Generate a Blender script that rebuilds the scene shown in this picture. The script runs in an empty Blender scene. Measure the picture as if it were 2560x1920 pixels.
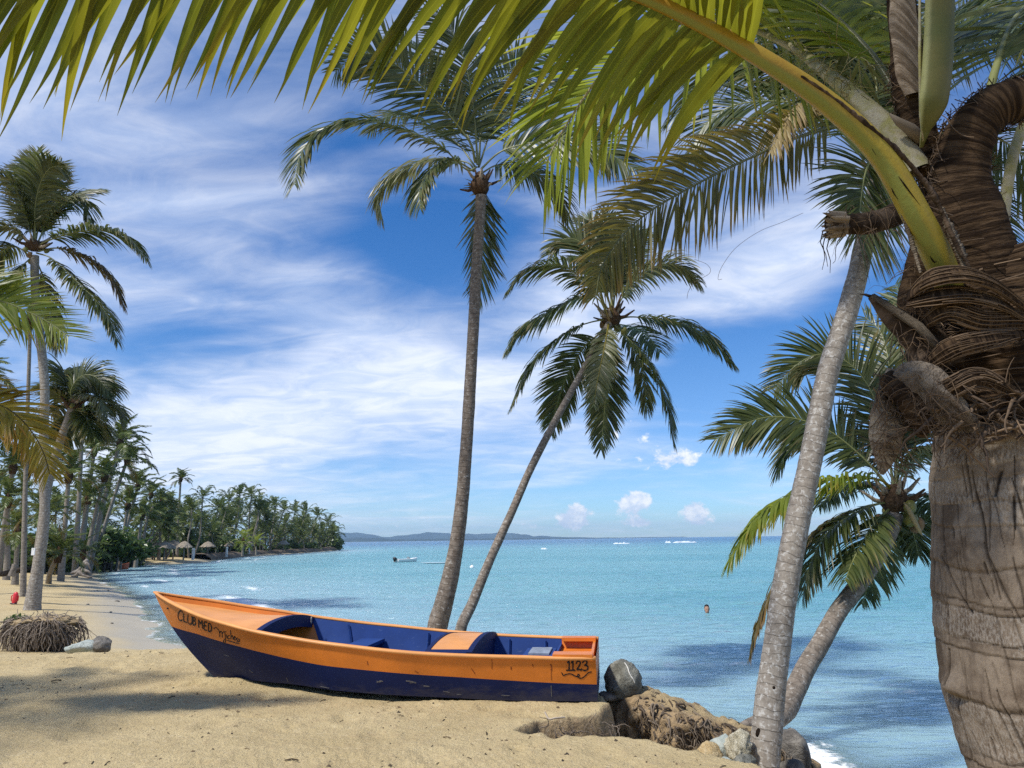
import bpy, bmesh, math, random
import numpy as np
from mathutils import Vector, Matrix, noise as mn
from mathutils.bvhtree import BVHTree

C = bpy.context.scene
COL = C.collection

# ------------------------------------------------------------------ camera
FPX = 1923.0                                   # focal length in pixels of the 2560 wide photograph
TH = math.atan((1348.5 - 960) / FPX)           # pitch (up)
RO = math.radians(0.8)                         # roll
EYE = np.array([0, 0, 1.6])
_r0 = np.array([1, 0, 0.]); _f = np.array([0, math.cos(TH), math.sin(TH)]); _u0 = np.array([0, -math.sin(TH), math.cos(TH)])
_R = math.cos(RO) * _r0 - math.sin(RO) * _u0
_U = math.cos(RO) * _u0 + math.sin(RO) * _r0

def ray(px, py):
    return _f + _R * (px - 1280) / FPX + _U * (960 - py) / FPX
def PZ(px, py, z):
    d = ray(px, py); return EYE + d * ((z - EYE[2]) / d[2])
def P(px, py, Y):
    d = ray(px, py); return EYE + d * (Y / d[1])

cam = bpy.data.cameras.new('camera')
cam.sensor_width = 36; cam.lens = 36 * FPX / 2560
cam.clip_start = 0.05; cam.clip_end = 40000
cam_o = bpy.data.objects.new('camera', cam); COL.objects.link(cam_o)
m = Matrix(((_R[0], _U[0], -_f[0], EYE[0]), (_R[1], _U[1], -_f[1], EYE[1]), (_R[2], _U[2], -_f[2], EYE[2]), (0, 0, 0, 1)))
cam_o.matrix_world = m
C.camera = cam_o

# ------------------------------------------------------------------ node helper
def lin(r, g, b):
    f = lambda c: (c / 255 / 12.92) if c / 255 <= .04045 else ((c / 255 + .055) / 1.055) ** 2.4
    return (f(r), f(g), f(b))

class NT:
    def __init__(s, tree):
        s.t = tree; s.t.nodes.clear()
    def n(s, typ, inp=None, **props):
        nd = s.t.nodes.new(typ)
        for k, v in props.items(): setattr(nd, k, v)
        for k, v in (inp or {}).items(): s.set(nd.inputs[k], v)
        return nd
    def set(s, sock, v):
        if isinstance(v, bpy.types.NodeSocket): s.t.links.new(v, sock)
        elif isinstance(v, (tuple, list)) and len(v) == 3 and sock.type == 'RGBA': sock.default_value = (*v, 1)
        else: sock.default_value = v
    def m(s, op, a, b=0.0, c=0.0, clamp=False):
        nd = s.t.nodes.new('ShaderNodeMath'); nd.operation = op; nd.use_clamp = clamp
        s.set(nd.inputs[0], a); s.set(nd.inputs[1], b); s.set(nd.inputs[2], c)
        return nd.outputs[0]
    def mix(s, f, a, b, mode='MIX'):
        nd = s.t.nodes.new('ShaderNodeMix'); nd.data_type = 'RGBA'; nd.blend_type = mode; nd.clamp_factor = True
        s.set(nd.inputs[0], f); s.set(nd.inputs[6], a); s.set(nd.inputs[7], b)
        return nd.outputs[2]
    def ss(s, x, a, b):                        # smoothstep
        nd = s.t.nodes.new('ShaderNodeMapRange'); nd.interpolation_type = 'SMOOTHSTEP'
        s.set(nd.inputs[0], x); s.set(nd.inputs[1], a); s.set(nd.inputs[2], b)
        return nd.outputs[0]
    def noise(s, vec, scale, detail=4, rough=.55, dist=0.0):
        nd = s.n('ShaderNodeTexNoise', {'Scale': scale, 'Detail': detail, 'Roughness': rough, 'Distortion': dist})
        if vec is not None: s.set(nd.inputs['Vector'], vec)
        return nd.outputs['Fac']
    def vec(s, v, sc):
        nd = s.n('ShaderNodeMapping'); s.set(nd.inputs['Vector'], v); nd.inputs['Scale'].default_value = sc
        return nd.outputs[0]
    def attr(s, name):
        return s.n('ShaderNodeAttribute', attribute_name=name)
    def bump(s, h, strength=.5, dist=.01, normal=None):
        nd = s.n('ShaderNodeBump', {'Height': h, 'Strength': strength, 'Distance': dist})
        if normal is not None: s.set(nd.inputs['Normal'], normal)
        return nd.outputs[0]

def newmat(name):
    mt = bpy.data.materials.new(name); mt.use_nodes = True
    return mt, NT(mt.node_tree)
def outp(k, sh):
    o = k.n('ShaderNodeOutputMaterial'); k.set(o.inputs['Surface'], sh)
def principled(k, **kw):
    nd = k.n('ShaderNodeBsdfPrincipled')
    for a, v in kw.items(): k.set(nd.inputs[a.replace('_', ' ')], v)
    return nd

# ------------------------------------------------------------------ sky, sun, exposure
SUN_EL, SUN_AZ = math.radians(55), math.radians(-125)   # azimuth from +Y towards +X: sun to the left and a little behind the camera
sun_dir = Vector((math.sin(SUN_AZ) * math.cos(SUN_EL), math.cos(SUN_AZ) * math.cos(SUN_EL), math.sin(SUN_EL)))
w = bpy.data.worlds.new('World'); C.world = w; w.use_nodes = True
k = NT(w.node_tree)
sky = k.n('ShaderNodeTexSky', sky_type='NISHITA', sun_disc=False, sun_elevation=SUN_EL, sun_rotation=SUN_AZ,
          altitude=0, air_density=1.0, dust_density=0.0, ozone_density=4.0)
SKY_S = 0.11
tc = k.n('ShaderNodeTexCoord').outputs['Generated']
sx = k.n('ShaderNodeSeparateXYZ'); k.set(sx.inputs[0], tc)
X, Y, Z = sx.outputs
el = k.m('ARCSINE', Z); az = k.m('ARCTAN2', X, Y)
# cirrus: noise on a flat cloud layer seen in perspective
zz = k.m('ADD', k.m('MAXIMUM', Z, 0.0), 0.18)
cx = k.n('ShaderNodeCombineXYZ'); k.set(cx.inputs[0], k.m('DIVIDE', X, zz)); k.set(cx.inputs[1], k.m('DIVIDE', Y, zz))
mp = k.n('ShaderNodeMapping'); k.set(mp.inputs[0], cx.outputs[0])
mp.inputs['Rotation'].default_value = (0, 0, math.radians(52)); mp.inputs['Scale'].default_value = (0.95, 1.6, 1)
n1 = k.noise(mp.outputs[0], 1.35, 9, .54, 1.1)
n2 = k.noise(mp.outputs[0], 4.3, 8, .60, .9)
n3 = k.noise(cx.outputs[0], .8, 3, .5, .2)
dens = k.m('ADD', k.m('ADD', k.m('MULTIPLY', n1, .66), k.m('MULTIPLY', n2, .17)), k.m('MULTIPLY', n3, .34))
def blob(px, py, rx, ry, rot, wgt):
    """a bank of cloud (or a gap) in the sky, placed by direction"""
    d = ray(px, py); d = d / np.linalg.norm(d)
    a0, e0 = math.atan2(d[0], d[1]), math.asin(d[2])
    ca, sa = math.cos(math.radians(rot)), math.sin(math.radians(rot))
    da = k.m('SUBTRACT', az, a0); de = k.m('SUBTRACT', el, e0)
    u = k.m('DIVIDE', k.m('ADD', k.m('MULTIPLY', da, ca), k.m('MULTIPLY', de, sa)), rx / FPX)
    v = k.m('DIVIDE', k.m('SUBTRACT', k.m('MULTIPLY', de, ca), k.m('MULTIPLY', da, sa)), ry / FPX)
    r2 = k.m('ADD', k.m('MULTIPLY', u, u), k.m('MULTIPLY', v, v))
    return k.m('MULTIPLY', k.m('EXPONENT', k.m('MULTIPLY', r2, -1.0)), wgt)
for b in [(1120, 590, 290, 170, -15, -.30), (520, 850, 330, 90, 20, -.20), (1850, 930, 300, 110, 15, -.34), (930, 1150, 260, 55, 3, -.24),
          (420, 620, 300, 80, 5, -.10), (2250, 760, 160, 200, 0, -.20), (1700, 850, 150, 60, 15, -.15), (1500, 1250, 500, 45, 0, -.12),
          (760, 690, 170, 40, 12, .22), (1080, 1000, 420, 170, 25, .22), (700, 1090, 300, 110, 18, .20), (330, 1080, 260, 180, 25, .20),
          (1900, 690, 420, 130, 20, .26), (1420, 720, 150, 170, 0, .20), (2050, 640, 300, 90, 15, .12), (1500, 1080, 200, 90, 10, .14),
          (1000, 870, 300, 60, -20, .12), (250, 400, 560, 240, 0, .14), (620, 1000, 420, 190, 22, .16), (900, 1250, 500, 60, 0, .06), (300, 700, 240, 40, -5, .12)]:
    dens = k.m('ADD', dens, blob(*b))
cl = k.ss(dens, .40, 1.02)
# small cumulus standing low over the sea
cxy = k.n('ShaderNodeCombineXYZ'); k.set(cxy.inputs[0], az); k.set(cxy.inputs[1], k.m('MULTIPLY', el, 1.25))
nc = k.noise(cxy.outputs[0], 42, 8, .62, .2)
cum = None
for b in [(1440, 1290, 48, 40, 25, .66), (1425, 1300, 30, 18, 0, .4), (1588, 1262, 58, 44, 0, .66), (1600, 1308, 60, 12, 0, .30), (1738, 1284, 36, 44, 0, .68), (1325, 1312, 50, 11, 0, .42),
          (1690, 1150, 110, 36, 0, .5), (1830, 1300, 50, 10, 0, .35), (845, 1298, 34, 14, 20, .42), (1010, 1315, 60, 10, 0, .35), (1560, 1080, 130, 60, 10, .30)]:
    g = blob(*b); cum = g if cum is None else k.m('ADD', cum, g)
cm = k.ss(k.m('ADD', cum, k.m('MULTIPLY', nc, 1.25)), .96, 1.18)
skycol = k.n('ShaderNodeHueSaturation', {'Saturation': 1.32, 'Value': 1.0, 'Color': k.mix(1.0, sky.outputs[0], (1.05, .98, 1.06), 'MULTIPLY')}).outputs[0]
ccol = k.mix(k.ss(n2, .3, .7), tuple(v / SKY_S for v in (.60, .70, .90)), tuple(v / SKY_S for v in (.84, .88, .97)))
low = k.m('SUBTRACT', 1.0, k.ss(el, 0.0, .22))
skycol = k.mix(low, skycol, k.mix(1.0, skycol, (.52, .83, 1.10), 'MULTIPLY'))
c1 = k.mix(k.m('MULTIPLY', cl, .93), skycol, ccol)
c2 = k.mix(k.m('MULTIPLY', cm, .9), c1, k.mix(k.ss(nc, .45, .68), tuple(v / SKY_S for v in (.62, .70, .86)), tuple(v / SKY_S for v in (.97, .97, .99))))
bg = k.n('ShaderNodeBackground', {'Color': c2, 'Strength': SKY_S})
wo = k.n('ShaderNodeOutputWorld'); k.set(wo.inputs['Surface'], bg.outputs[0])

sl = bpy.data.lights.new('sun', 'SUN'); sl.energy = 4.2; sl.angle = math.radians(4); sl.color = (1, .965, .90)
so = bpy.data.objects.new('sun', sl); COL.objects.link(so)
so.rotation_euler = sun_dir.to_track_quat('Z', 'Y').to_euler()

C.view_settings.view_transform = 'Standard'; C.view_settings.look = 'None'
C.view_settings.exposure = 0.28; C.view_settings.gamma = 1; C.view_settings.use_curve_mapping = False
C.render.engine = 'CYCLES'
cy = C.cycles
cy.max_bounces = 7; cy.diffuse_bounces = 3; cy.glossy_bounces = 2; cy.transmission_bounces = 3; cy.transparent_max_bounces = 10; cy.volume_bounces = 0
cy.use_denoising = False; cy.use_adaptive_sampling = False
cy.sample_clamp_indirect = 4; cy.sample_clamp_direct = 4; cy.caustics_reflective = False; cy.caustics_refractive = False

# ------------------------------------------------------------------ object helpers
def thing(name, label, cat, loc=(0, 0, 0), group=None):
    o = bpy.data.objects.new(name, None); COL.objects.link(o); o.location = loc; o.empty_display_size = .1
    o['label'] = label; o['category'] = cat
    if group: o['group'] = group
    return o
def tag(o, label, cat, group=None):
    o['label'] = label; o['category'] = cat
    if group: o['group'] = group
    return o
def link(name, me, parent=None):
    o = bpy.data.objects.new(name, me); COL.objects.link(o)
    if parent is not None: o.parent = parent
    return o
def root_loc(o):
    v = Vector((0, 0, 0))
    while o is not None: v += o.location; o = o.parent
    return np.array(v)
def mesh(name, V, F, mats, smooth=True, attrs=None, mi=None):
    """V (n,3); F list of faces or int array (m,4)/(m,3); attrs {name: (n,3)} stored as vectors / (n,) floats"""
    me = bpy.data.meshes.new(name); V = np.asarray(V, dtype=np.float32)
    if isinstance(F, np.ndarray):
        kk = F.shape[1]; me.vertices.add(len(V)); me.vertices.foreach_set('co', V.ravel())
        me.loops.add(F.size); me.loops.foreach_set('vertex_index', F.astype(np.int32).ravel())
        me.polygons.add(len(F)); me.polygons.foreach_set('loop_start', np.arange(0, F.size, kk, dtype=np.int32))
        me.update(calc_edges=True)
    else:
        me.from_pydata(V.tolist(), [], [tuple(int(i) for i in f) for f in F])
    me.polygons.foreach_set('use_smooth', np.full(len(me.polygons), smooth))
    for mt in (mats if isinstance(mats, (list, tuple)) else [mats]): me.materials.append(mt)
    if mi is not None: me.polygons.foreach_set('material_index', np.asarray(mi, dtype=np.int32))
    for a, v in (attrs or {}).items():
        v = np.asarray(v, dtype=np.float32)
        at = me.attributes.new(a, 'FLOAT' if v.ndim == 1 else 'FLOAT_VECTOR', 'POINT')
        at.data.foreach_set('value' if v.ndim == 1 else 'vector', v.ravel())
    me.update()
    return me
def obj(name, V, F, mats, parent=None, **kw):
    V = np.asarray(V, dtype=float)
    if parent is not None: V = V - root_loc(parent)
    return link(name, mesh(name, V, F, mats, **kw), parent)

class MB:                                          # collects pieces for one mesh
    def __init__(s): s.V = []; s.F = []; s.A = []; s.M = []; s.n = 0
    def add(s, V, F, A=None, mi=0):
        V = np.asarray(V, float).reshape(-1, 3)
        s.V.append(V); s.F.append(np.asarray(F) + s.n) if isinstance(F, np.ndarray) else s.F.append([[i + s.n for i in f] for f in F])
        s.A.append(np.zeros((len(V), 3)) if A is None else np.asarray(A)); s.M.extend([mi] * len(F)); s.n += len(V)
    def obj(s, name, mats, parent=None, smooth=True, aname='lf'):
        V = np.concatenate(s.V); A = np.concatenate(s.A)
        if all(isinstance(f, np.ndarray) and f.shape[1] == 4 for f in s.F): F = np.concatenate(s.F)
        else: F = [tuple(q) for f in s.F for q in (f.tolist() if isinstance(f, np.ndarray) else f)]
        return obj(name, V, F, mats, parent, smooth=smooth, attrs={aname: A}, mi=s.M)

def catmull(pts, n):
    p = np.asarray(pts, float); q = np.vstack([2 * p[0] - p[1], p, 2 * p[-1] - p[-2]])
    seg = len(p) - 1; t = np.linspace(0, seg, n); i = np.minimum(t.astype(int), seg - 1); f = (t - i)[:, None]
    a, b, c, d = q[i], q[i + 1], q[i + 2], q[i + 3]
    return .5 * ((2 * b) + (-a + c) * f + (2 * a - 5 * b + 4 * c - d) * f ** 2 + (-a + 3 * b - 3 * c + d) * f ** 3)
def nrm(v): return v / np.maximum(np.linalg.norm(v, axis=-1, keepdims=True), 1e-9)
def frames(c, hint=None):
    T = nrm(np.gradient(c, axis=0)); N = np.zeros_like(c)
    h = np.array([0, 0, 1.]) if hint is None else np.asarray(hint, float)
    if abs(T[0] @ h) > .97 * np.linalg.norm(h): h = np.array([.3, -1, .2])
    N[0] = nrm(h - (h @ T[0]) * T[0])
    for i in range(1, len(c)):
        v = N[i - 1] - (N[i - 1] @ T[i]) * T[i]; N[i] = nrm(v)
    return T, N, np.cross(T, N)
def gridfaces(nr, nc, wrap=False):
    i = np.arange(nr - 1)[:, None]; j = np.arange(nc if wrap else nc - 1)[None, :]; j2 = (j + 1) % nc
    return np.stack([i * nc + j, i * nc + j2, (i + 1) * nc + j2, (i + 1) * nc + j], -1).reshape(-1, 4)
def tube(pts, r, sides=8, hint=None, flat=1.0, caps=True):
    """sweep: r scalar or (n,), flat squashes along the frame normal"""
    c = np.asarray(pts, float); n = len(c); T, N, S = frames(c, hint)
    r = np.broadcast_to(np.asarray(r, float), (n,)); a = np.arange(sides) * 2 * math.pi / sides
    V = c[:, None] + r[:, None, None] * (np.cos(a)[None, :, None] * S[:, None] + flat * np.sin(a)[None, :, None] * N[:, None])
    F = gridfaces(n, sides, True)
    V = V.reshape(-1, 3)
    if caps:
        V = np.vstack([V, c[0], c[-1]]); b = n * sides
        e = np.array([[b, (j + 1) % sides, j, j] for j in range(sides)] + [[b + 1, (n - 1) * sides + j, (n - 1) * sides + (j + 1) % sides, (n - 1) * sides + (j + 1) % sides] for j in range(sides)])
        F = [tuple(f) for f in F] + [tuple(f[:3]) for f in e]
    return V, F
def box(c, s, ax=None):
    c = np.asarray(c, float); s = np.asarray(s, float) / 2
    A = np.eye(3) if ax is None else np.asarray(ax, float)
    q = np.array([[x, y, z] for z in (-1, 1) for y in (-1, 1) for x in (-1, 1)]) * s
    return c + q @ A, [(0, 2, 3, 1), (4, 5, 7, 6), (0, 1, 5, 4), (2, 6, 7, 3), (0, 4, 6, 2), (1, 3, 7, 5)]
def h2(ix, iy, seed):
    h = (ix.astype(np.int64) * 374761393 + iy.astype(np.int64) * 668265263 + seed * 1442695041) & 0xffffffff
    h = ((h ^ (h >> 13)) * 1274126177) & 0xffffffff
    return ((h ^ (h >> 16)) & 0xffff) / 65535.0
def vnoise(x, y, seed=0):
    ix = np.floor(x); iy = np.floor(y); fx = x - ix; fy = y - iy
    fx = fx * fx * (3 - 2 * fx); fy = fy * fy * (3 - 2 * fy)
    ix = ix.astype(np.int64); iy = iy.astype(np.int64)
    return (h2(ix, iy, seed) * (1 - fx) + h2(ix + 1, iy, seed) * fx) * (1 - fy) + (h2(ix, iy + 1, seed) * (1 - fx) + h2(ix + 1, iy + 1, seed) * fx) * fy - .5
def fbm(x, y, seed=0, oct=4):
    s = 0; a = 1
    for o in range(oct):
        s = s + a * vnoise(x * 2 ** o, y * 2 ** o, seed + o * 17); a *= .5
    return s
def sst(x, a, b):
    t = np.clip((x - a) / (b - a), 0, 1); return t * t * (3 - 2 * t)

# ------------------------------------------------------------------ materials
def mat_leaf(name, c0, c1, tip, trans=.4, tcol=None, rough=.42, tip0=.72):
    mt, k = newmat(name)
    a = k.attr('lf'); s = k.n('ShaderNodeSeparateXYZ'); k.set(s.inputs[0], a.outputs['Vector'])
    geo = k.n('ShaderNodeNewGeometry').outputs['Position']
    nz = k.noise(geo, 30, 3); nl = k.noise(geo, 2.2, 2)
    var = k.m('ADD', k.m('MULTIPLY', s.outputs[0], .7), k.m('MULTIPLY', nl, .35))
    col = k.mix(k.ss(var, .15, .95), c0, c1)
    tp = k.ss(k.m('ADD', s.outputs[1], k.m('MULTIPLY', k.m('SUBTRACT', s.outputs[0], .55), .35)), tip0, 1.0)
    col = k.mix(k.m('MULTIPLY', tp, .9), col, tip)
    col = k.mix(.35, col, k.mix(nz, (.25, .25, .25), (1, 1, 1)), 'MULTIPLY')
    rib = k.ss(s.outputs[2], .0, .14)
    col = k.mix(k.m('MULTIPLY', k.m('SUBTRACT', 1.0, rib), .45), col, tuple(min(1, v * 2.2) for v in c1))
    p = principled(k, Base_Color=col, Roughness=rough, Specular_IOR_Level=.42)
    tr = k.n('ShaderNodeBsdfTranslucent', {'Color': k.mix(.55, col, tcol or tuple(v * 1.6 for v in c1))})
    mx = k.n('ShaderNodeMixShader', {0: trans}); k.set(mx.inputs[1], p.outputs[0]); k.set(mx.inputs[2], tr.outputs[0])
    outp(k, mx.outputs[0]); return mt
M_leaf_near = mat_leaf('near_leaf', (.060, .088, .008), (.20, .205, .018), (.36, .21, .02), .55, (.52, .50, .03), tip0=.62)
M_leaf_lime = mat_leaf('lime_leaf', (.12, .17, .02), (.24, .28, .04), (.34, .24, .03), .5, (.50, .55, .06))
M_leaf = mat_leaf('palm_leaf', (.045, .065, .018), (.135, .150, .045), (.20, .15, .05), .32, (.20, .24, .05), .38)
M_leaf_pale = mat_leaf('pale_leaf', (.11, .125, .05), (.25, .25, .11), (.30, .24, .12), .35, (.3, .3, .1), .38)
M_leaf_brown = mat_leaf('brown_leaf', (.085, .070, .016), (.17, .125, .030), (.24, .13, .035), .35, (.34, .22, .04), tip0=.45)
M_leaf_olive = mat_leaf('olive_leaf', (.075, .078, .014), (.165, .145, .030), (.26, .15, .035), .4, (.36, .28, .04), tip0=.5)
M_leaf_yellow = mat_leaf('yellow_leaf', (.25, .22, .03), (.44, .36, .05), (.42, .20, .03), .5, (.62, .42, .05), tip0=.6)
M_leaf_dry = mat_leaf('dry_leaf', (.30, .22, .09), (.48, .38, .18), (.36, .22, .1), .35, (.5, .36, .12))
M_leaf_far = mat_leaf('far_leaf', (.058, .090, .020), (.19, .23, .058), (.16, .14, .05), .3, (.18, .23, .05), .42)
M_bush = mat_leaf('bush_leaf', (.045, .080, .018), (.16, .22, .055), (.11, .14, .04), .3, (.14, .22, .04), .35)
M_rachis = mat_leaf('rachis', (.17, .19, .06), (.26, .26, .10), (.30, .26, .12), .05)

def mat_simple(name, c, rough=.6, spec=.4, var=.25, scale=12, bump=0.0, c2=None, bscale=60):
    mt, k = newmat(name); tcn = k.n('ShaderNodeTexCoord').outputs['Object']
    nz = k.noise(tcn, scale, 5, .6)
    col = k.mix(k.ss(nz, .3, .72), tuple(v * (1 - var) for v in c), c2 or tuple(min(1, v * (1 + var)) for v in c))
    p = principled(k, Base_Color=col, Roughness=rough, Specular_IOR_Level=spec)
    if bump: k.set(p.inputs['Normal'], k.bump(k.noise(tcn, bscale, 6, .65), .8, bump))
    outp(k, p.outputs[0]); return mt

def mat_trunk(name, base, dark, pale, ring=.085, lichen=.62):
    mt, k = newmat(name); a = k.attr('tv'); v = a.outputs['Vector']
    s = k.n('ShaderNodeSeparateXYZ'); k.set(s.inputs[0], v)
    n_b = k.noise(v, 14, 6, .65); n_s = k.noise(k.vec(v, (60, 60, 7)), 1.0, 4, .6)
    wob = k.noise(k.vec(v, (5, 5, 5)), 1.0, 3)
    ph = k.m('ADD', k.m('DIVIDE', s.outputs[2], ring), k.m('MULTIPLY', wob, 1.3))
    rg = k.m('ABSOLUTE', k.m('SUBTRACT', k.m('FRACT', ph), .5))             # 0.5 at the scar
    scar = k.ss(rg, .40, .49)
    col = k.mix(k.ss(n_b, .30, .68), dark, base)
    col = k.mix(k.m('MULTIPLY', k.ss(n_s, .52, .75), .55), col, dark)
    col = k.mix(k.m('MULTIPLY', scar, .40), col, tuple(q * .6 for q in dark))
    n_l = k.noise(v, 22, 5, .62, .5)
    col = k.mix(k.m('MULTIPLY', k.ss(n_l, lichen - .06, lichen + .05), .8), col, pale)
    hgt = k.m('SUBTRACT', k.m('ADD', k.m('MULTIPLY', n_s, .5), k.m('MULTIPLY', n_b, .6)), k.m('MULTIPLY', scar, .5))
    p = principled(k, Base_Color=col, Roughness=.9, Specular_IOR_Level=.15, Normal=k.bump(hgt, .8, .009))
    outp(k, p.outputs[0]); return mt
M_trunk = mat_trunk('palm_bark', (.245, .205, .165), (.115, .092, .072), (.42, .40, .36))
M_trunk_pale = mat_trunk('pale_palm_bark', (.30, .265, .22), (.19, .162, .132), (.46, .44, .40), .10, .58)
M_trunk_far = mat_trunk('far_palm_bark', (.30, .265, .22), (.16, .135, .11), (.40, .38, .34), .22, .66)
M_fibre = mat_simple('brown_fibre', (.075, .046, .027), .95, .1, .55, 25, .01)
M_strand = mat_leaf('fibre_strand', (.060, .037, .022), (.22, .145, .085), (.30, .21, .12), .05, None, .85)
M_greyfibre = mat_simple('grey_fibre', (.30, .245, .18), .95, .1, .45, 22, .012, bscale=90)

# ------------------------------------------------------------------ leaflets and fronds
def leaflets(pos, D0, W0, L, wid, segs, droop, fold, rng, lift=None, twist=.25, curl=0.0, tip=(2.4, .85)):
    n = len(pos); s = np.linspace(0, 1, segs + 1)
    D0 = nrm(D0); pts = np.zeros((n, segs + 1, 3)); dirs = np.zeros((n, segs + 1, 3)); pts[:, 0] = pos
    g = np.array([0, 0, -1.]); side = nrm(rng.normal(size=(n, 3))) * curl
    for j in range(segs + 1):
        d = nrm(D0 + (droop[:, None] * s[j] ** 1.15) * g + side * s[j] ** 3)
        dirs[:, j] = d
        if j < segs: pts[:, j + 1] = pts[:, j] + d * (L / segs)[:, None]
    W = W0[:, None] - (W0[:, None] * dirs).sum(-1, keepdims=True) * dirs; W = nrm(W)
    Nn = np.cross(dirs, W); tw = rng.normal(0, twist, n)[:, None, None]
    W = W * np.cos(tw) + Nn * np.sin(tw); Nn = np.cross(dirs, W)
    prof = (.42 + .58 * sst(s, 0, .28)) * (1 - s ** tip[0]) ** tip[1] + .012
    wv = wid[:, None] * prof[None] * .5
    var = rng.random(n)
    if fold > 0:
        V = np.stack([pts - W * wv[..., None], pts + Nn * (wv * fold)[..., None] * -1.0, pts + W * wv[..., None]], 2)
        kk = 3; e = np.array([1., 0, 1.])
    else:
        V = np.stack([pts - W * wv[..., None], pts + W * wv[..., None]], 2); kk = 2; e = np.array([.6, .6])
    A = np.stack(np.broadcast_arrays(var[:, None, None], s[None, :, None], e[None, None, :]), -1)
    one = gridfaces(segs + 1, kk); F = (one[None] + (np.arange(n) * (segs + 1) * kk)[:, None, None]).reshape(-1, 4)
    return V.reshape(n, -1, 3), one, F, A.reshape(n, -1, 3)

def frond_parts(ctrl, n=60, L=.6, wid=.03, segs=5, droop=.8, t0=.2, fa=(25, 62), up=5, r=(.03, .004), fold=0.0, seed=0, jitter=.12, hint=None, sides=6, twist=.25, lens=(.55, 1.0, .35), curl=.0, skip=0.0, peak=.45, flat=.75, dq=0.0, tip=(2.4, .85)):
    rng = np.random.default_rng(seed)
    c = catmull(ctrl, 300); al_ = np.concatenate([[0], np.cumsum(np.linalg.norm(np.diff(c, axis=0), axis=1))]); sa_ = np.linspace(0, al_[-1], 48)
    c = np.stack([np.interp(sa_, al_, c[:, i]) for i in range(3)], -1); T, N, S = frames(c, hint)
    rr = r[0] + (r[1] - r[0]) * np.linspace(0, 1, 48) ** .6
    rach = tube(c, rr, sides, hint, flat=flat, caps=False)
    out = []
    for sd in (-1, 1):
        t = np.linspace(t0, .995, n) + rng.normal(0, .12 / n, n); t = np.clip(t, 0, .999)
        if skip: t = t[rng.random(n) > skip]
        m_ = len(t); x = t * 47; i = np.minimum(x.astype(int), 46); f = (x - i)[:, None]
        lerp = lambda q: q[i] * (1 - f) + q[i + 1] * f
        p, Ti, Ni, Si = lerp(c), nrm(lerp(T)), nrm(lerp(N)), nrm(lerp(S))
        q = (t - t0) / (1 - t0); ang = np.radians(fa[0] + (fa[1] - fa[0]) * q + rng.normal(0, 5, m_))
        upa = np.radians(up + rng.normal(0, 7, m_))
        D = (np.cos(ang) * np.cos(upa))[:, None] * sd * Si + np.sin(ang)[:, None] * Ti + (np.cos(ang) * np.sin(upa))[:, None] * Ni
        ll = np.where(q < peak, lens[0] + (lens[1] - lens[0]) * np.sin(np.clip(q / peak, 0, 1) * math.pi / 2), lens[1] + (lens[2] - lens[1]) * ((q - peak) / (1 - peak)) ** 1.5)
        ll = L * ll * (1 + rng.normal(0, jitter * .5, m_))
        dr = droop * (1 - dq * q) * (1 + rng.normal(0, jitter, m_))
        ww = wid * (.75 + .25 * ll / L) * (1 + rng.normal(0, .1, m_)) * np.where(q > .85, .6, 1)
        out.append(leaflets(p, D, Ti, ll, ww, segs, dr, fold, rng, twist=twist, curl=curl, tip=tip))
    return rach, out

def add_frond(parent, ctrl, mat, name='frond', leaf_objs=False, rmat=None, label=None, stuff=False, **kw):
    rach, out = frond_parts(ctrl, **kw)
    A = np.zeros((len(rach[0]), 3)); A[:, 0] = .5; A[:, 2] = .6
    if not leaf_objs:
        b = MB(); b.add(rach[0], rach[1], A, 1)
        for V, one, F, At in out: b.add(V.reshape(-1, 3), F, At.reshape(-1, 3), 0)
        o = b.obj(name, [mat, rmat or M_rachis], parent)
    else:
        o = obj(name, rach[0], rach[1], rmat or M_rachis, parent, attrs={'lf': A})
        for V, one, F, At in out:
            for i in range(len(V)): obj('leaflet', V[i], one, mat, o, attrs={'lf': At[i]})
    if label: o['label'] = label
    return o

def add_trunk(parent, pts, r, mat, name='trunk', ring=.085, amp=.022, sides=22, step=.02, n=None, lump=.05):
    n = n or max(24, int(np.sum(np.linalg.norm(np.diff(np.asarray(pts, float), axis=0), axis=1)) / step))
    c = catmull(pts, n); rr = np.interp(np.linspace(0, 1, n), np.linspace(0, 1, len(r)), r)
    T, N, S = frames(c, (0, -1, .1)); a = np.arange(sides) * 2 * math.pi / sides
    ln = np.concatenate([[0], np.cumsum(np.linalg.norm(np.diff(c, axis=0), axis=1))])
    A, Ln = np.meshgrid(a, ln); sd = int(abs(pts[0][0] * 97)) % 50
    wob = vnoise(Ln * 4 + 7, np.cos(A) * 1.5 + np.sin(A), sd)
    ph = (Ln / ring + .5 * wob + .25 * np.sin(A)) % 1.0
    rad = rr[:, None] * (1 + amp * (ph - .5) + lump * fbm(Ln * 3, np.cos(A) * 2 + sd, sd + 3, 3) + lump * .5 * fbm(Ln * 9, np.sin(A) * 3 + sd, sd + 5, 2))
    V = c[:, None] + rad[..., None] * (np.cos(A)[..., None] * S[:, None] + np.sin(A)[..., None] * N[:, None])
    tv = np.stack([np.cos(A) * rr[:, None], np.sin(A) * rr[:, None], Ln + 3.1 * sd], -1)
    return obj(name, V.reshape(-1, 3), gridfaces(n, sides, True), mat, parent, attrs={'tv': tv.reshape(-1, 3)})

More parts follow.
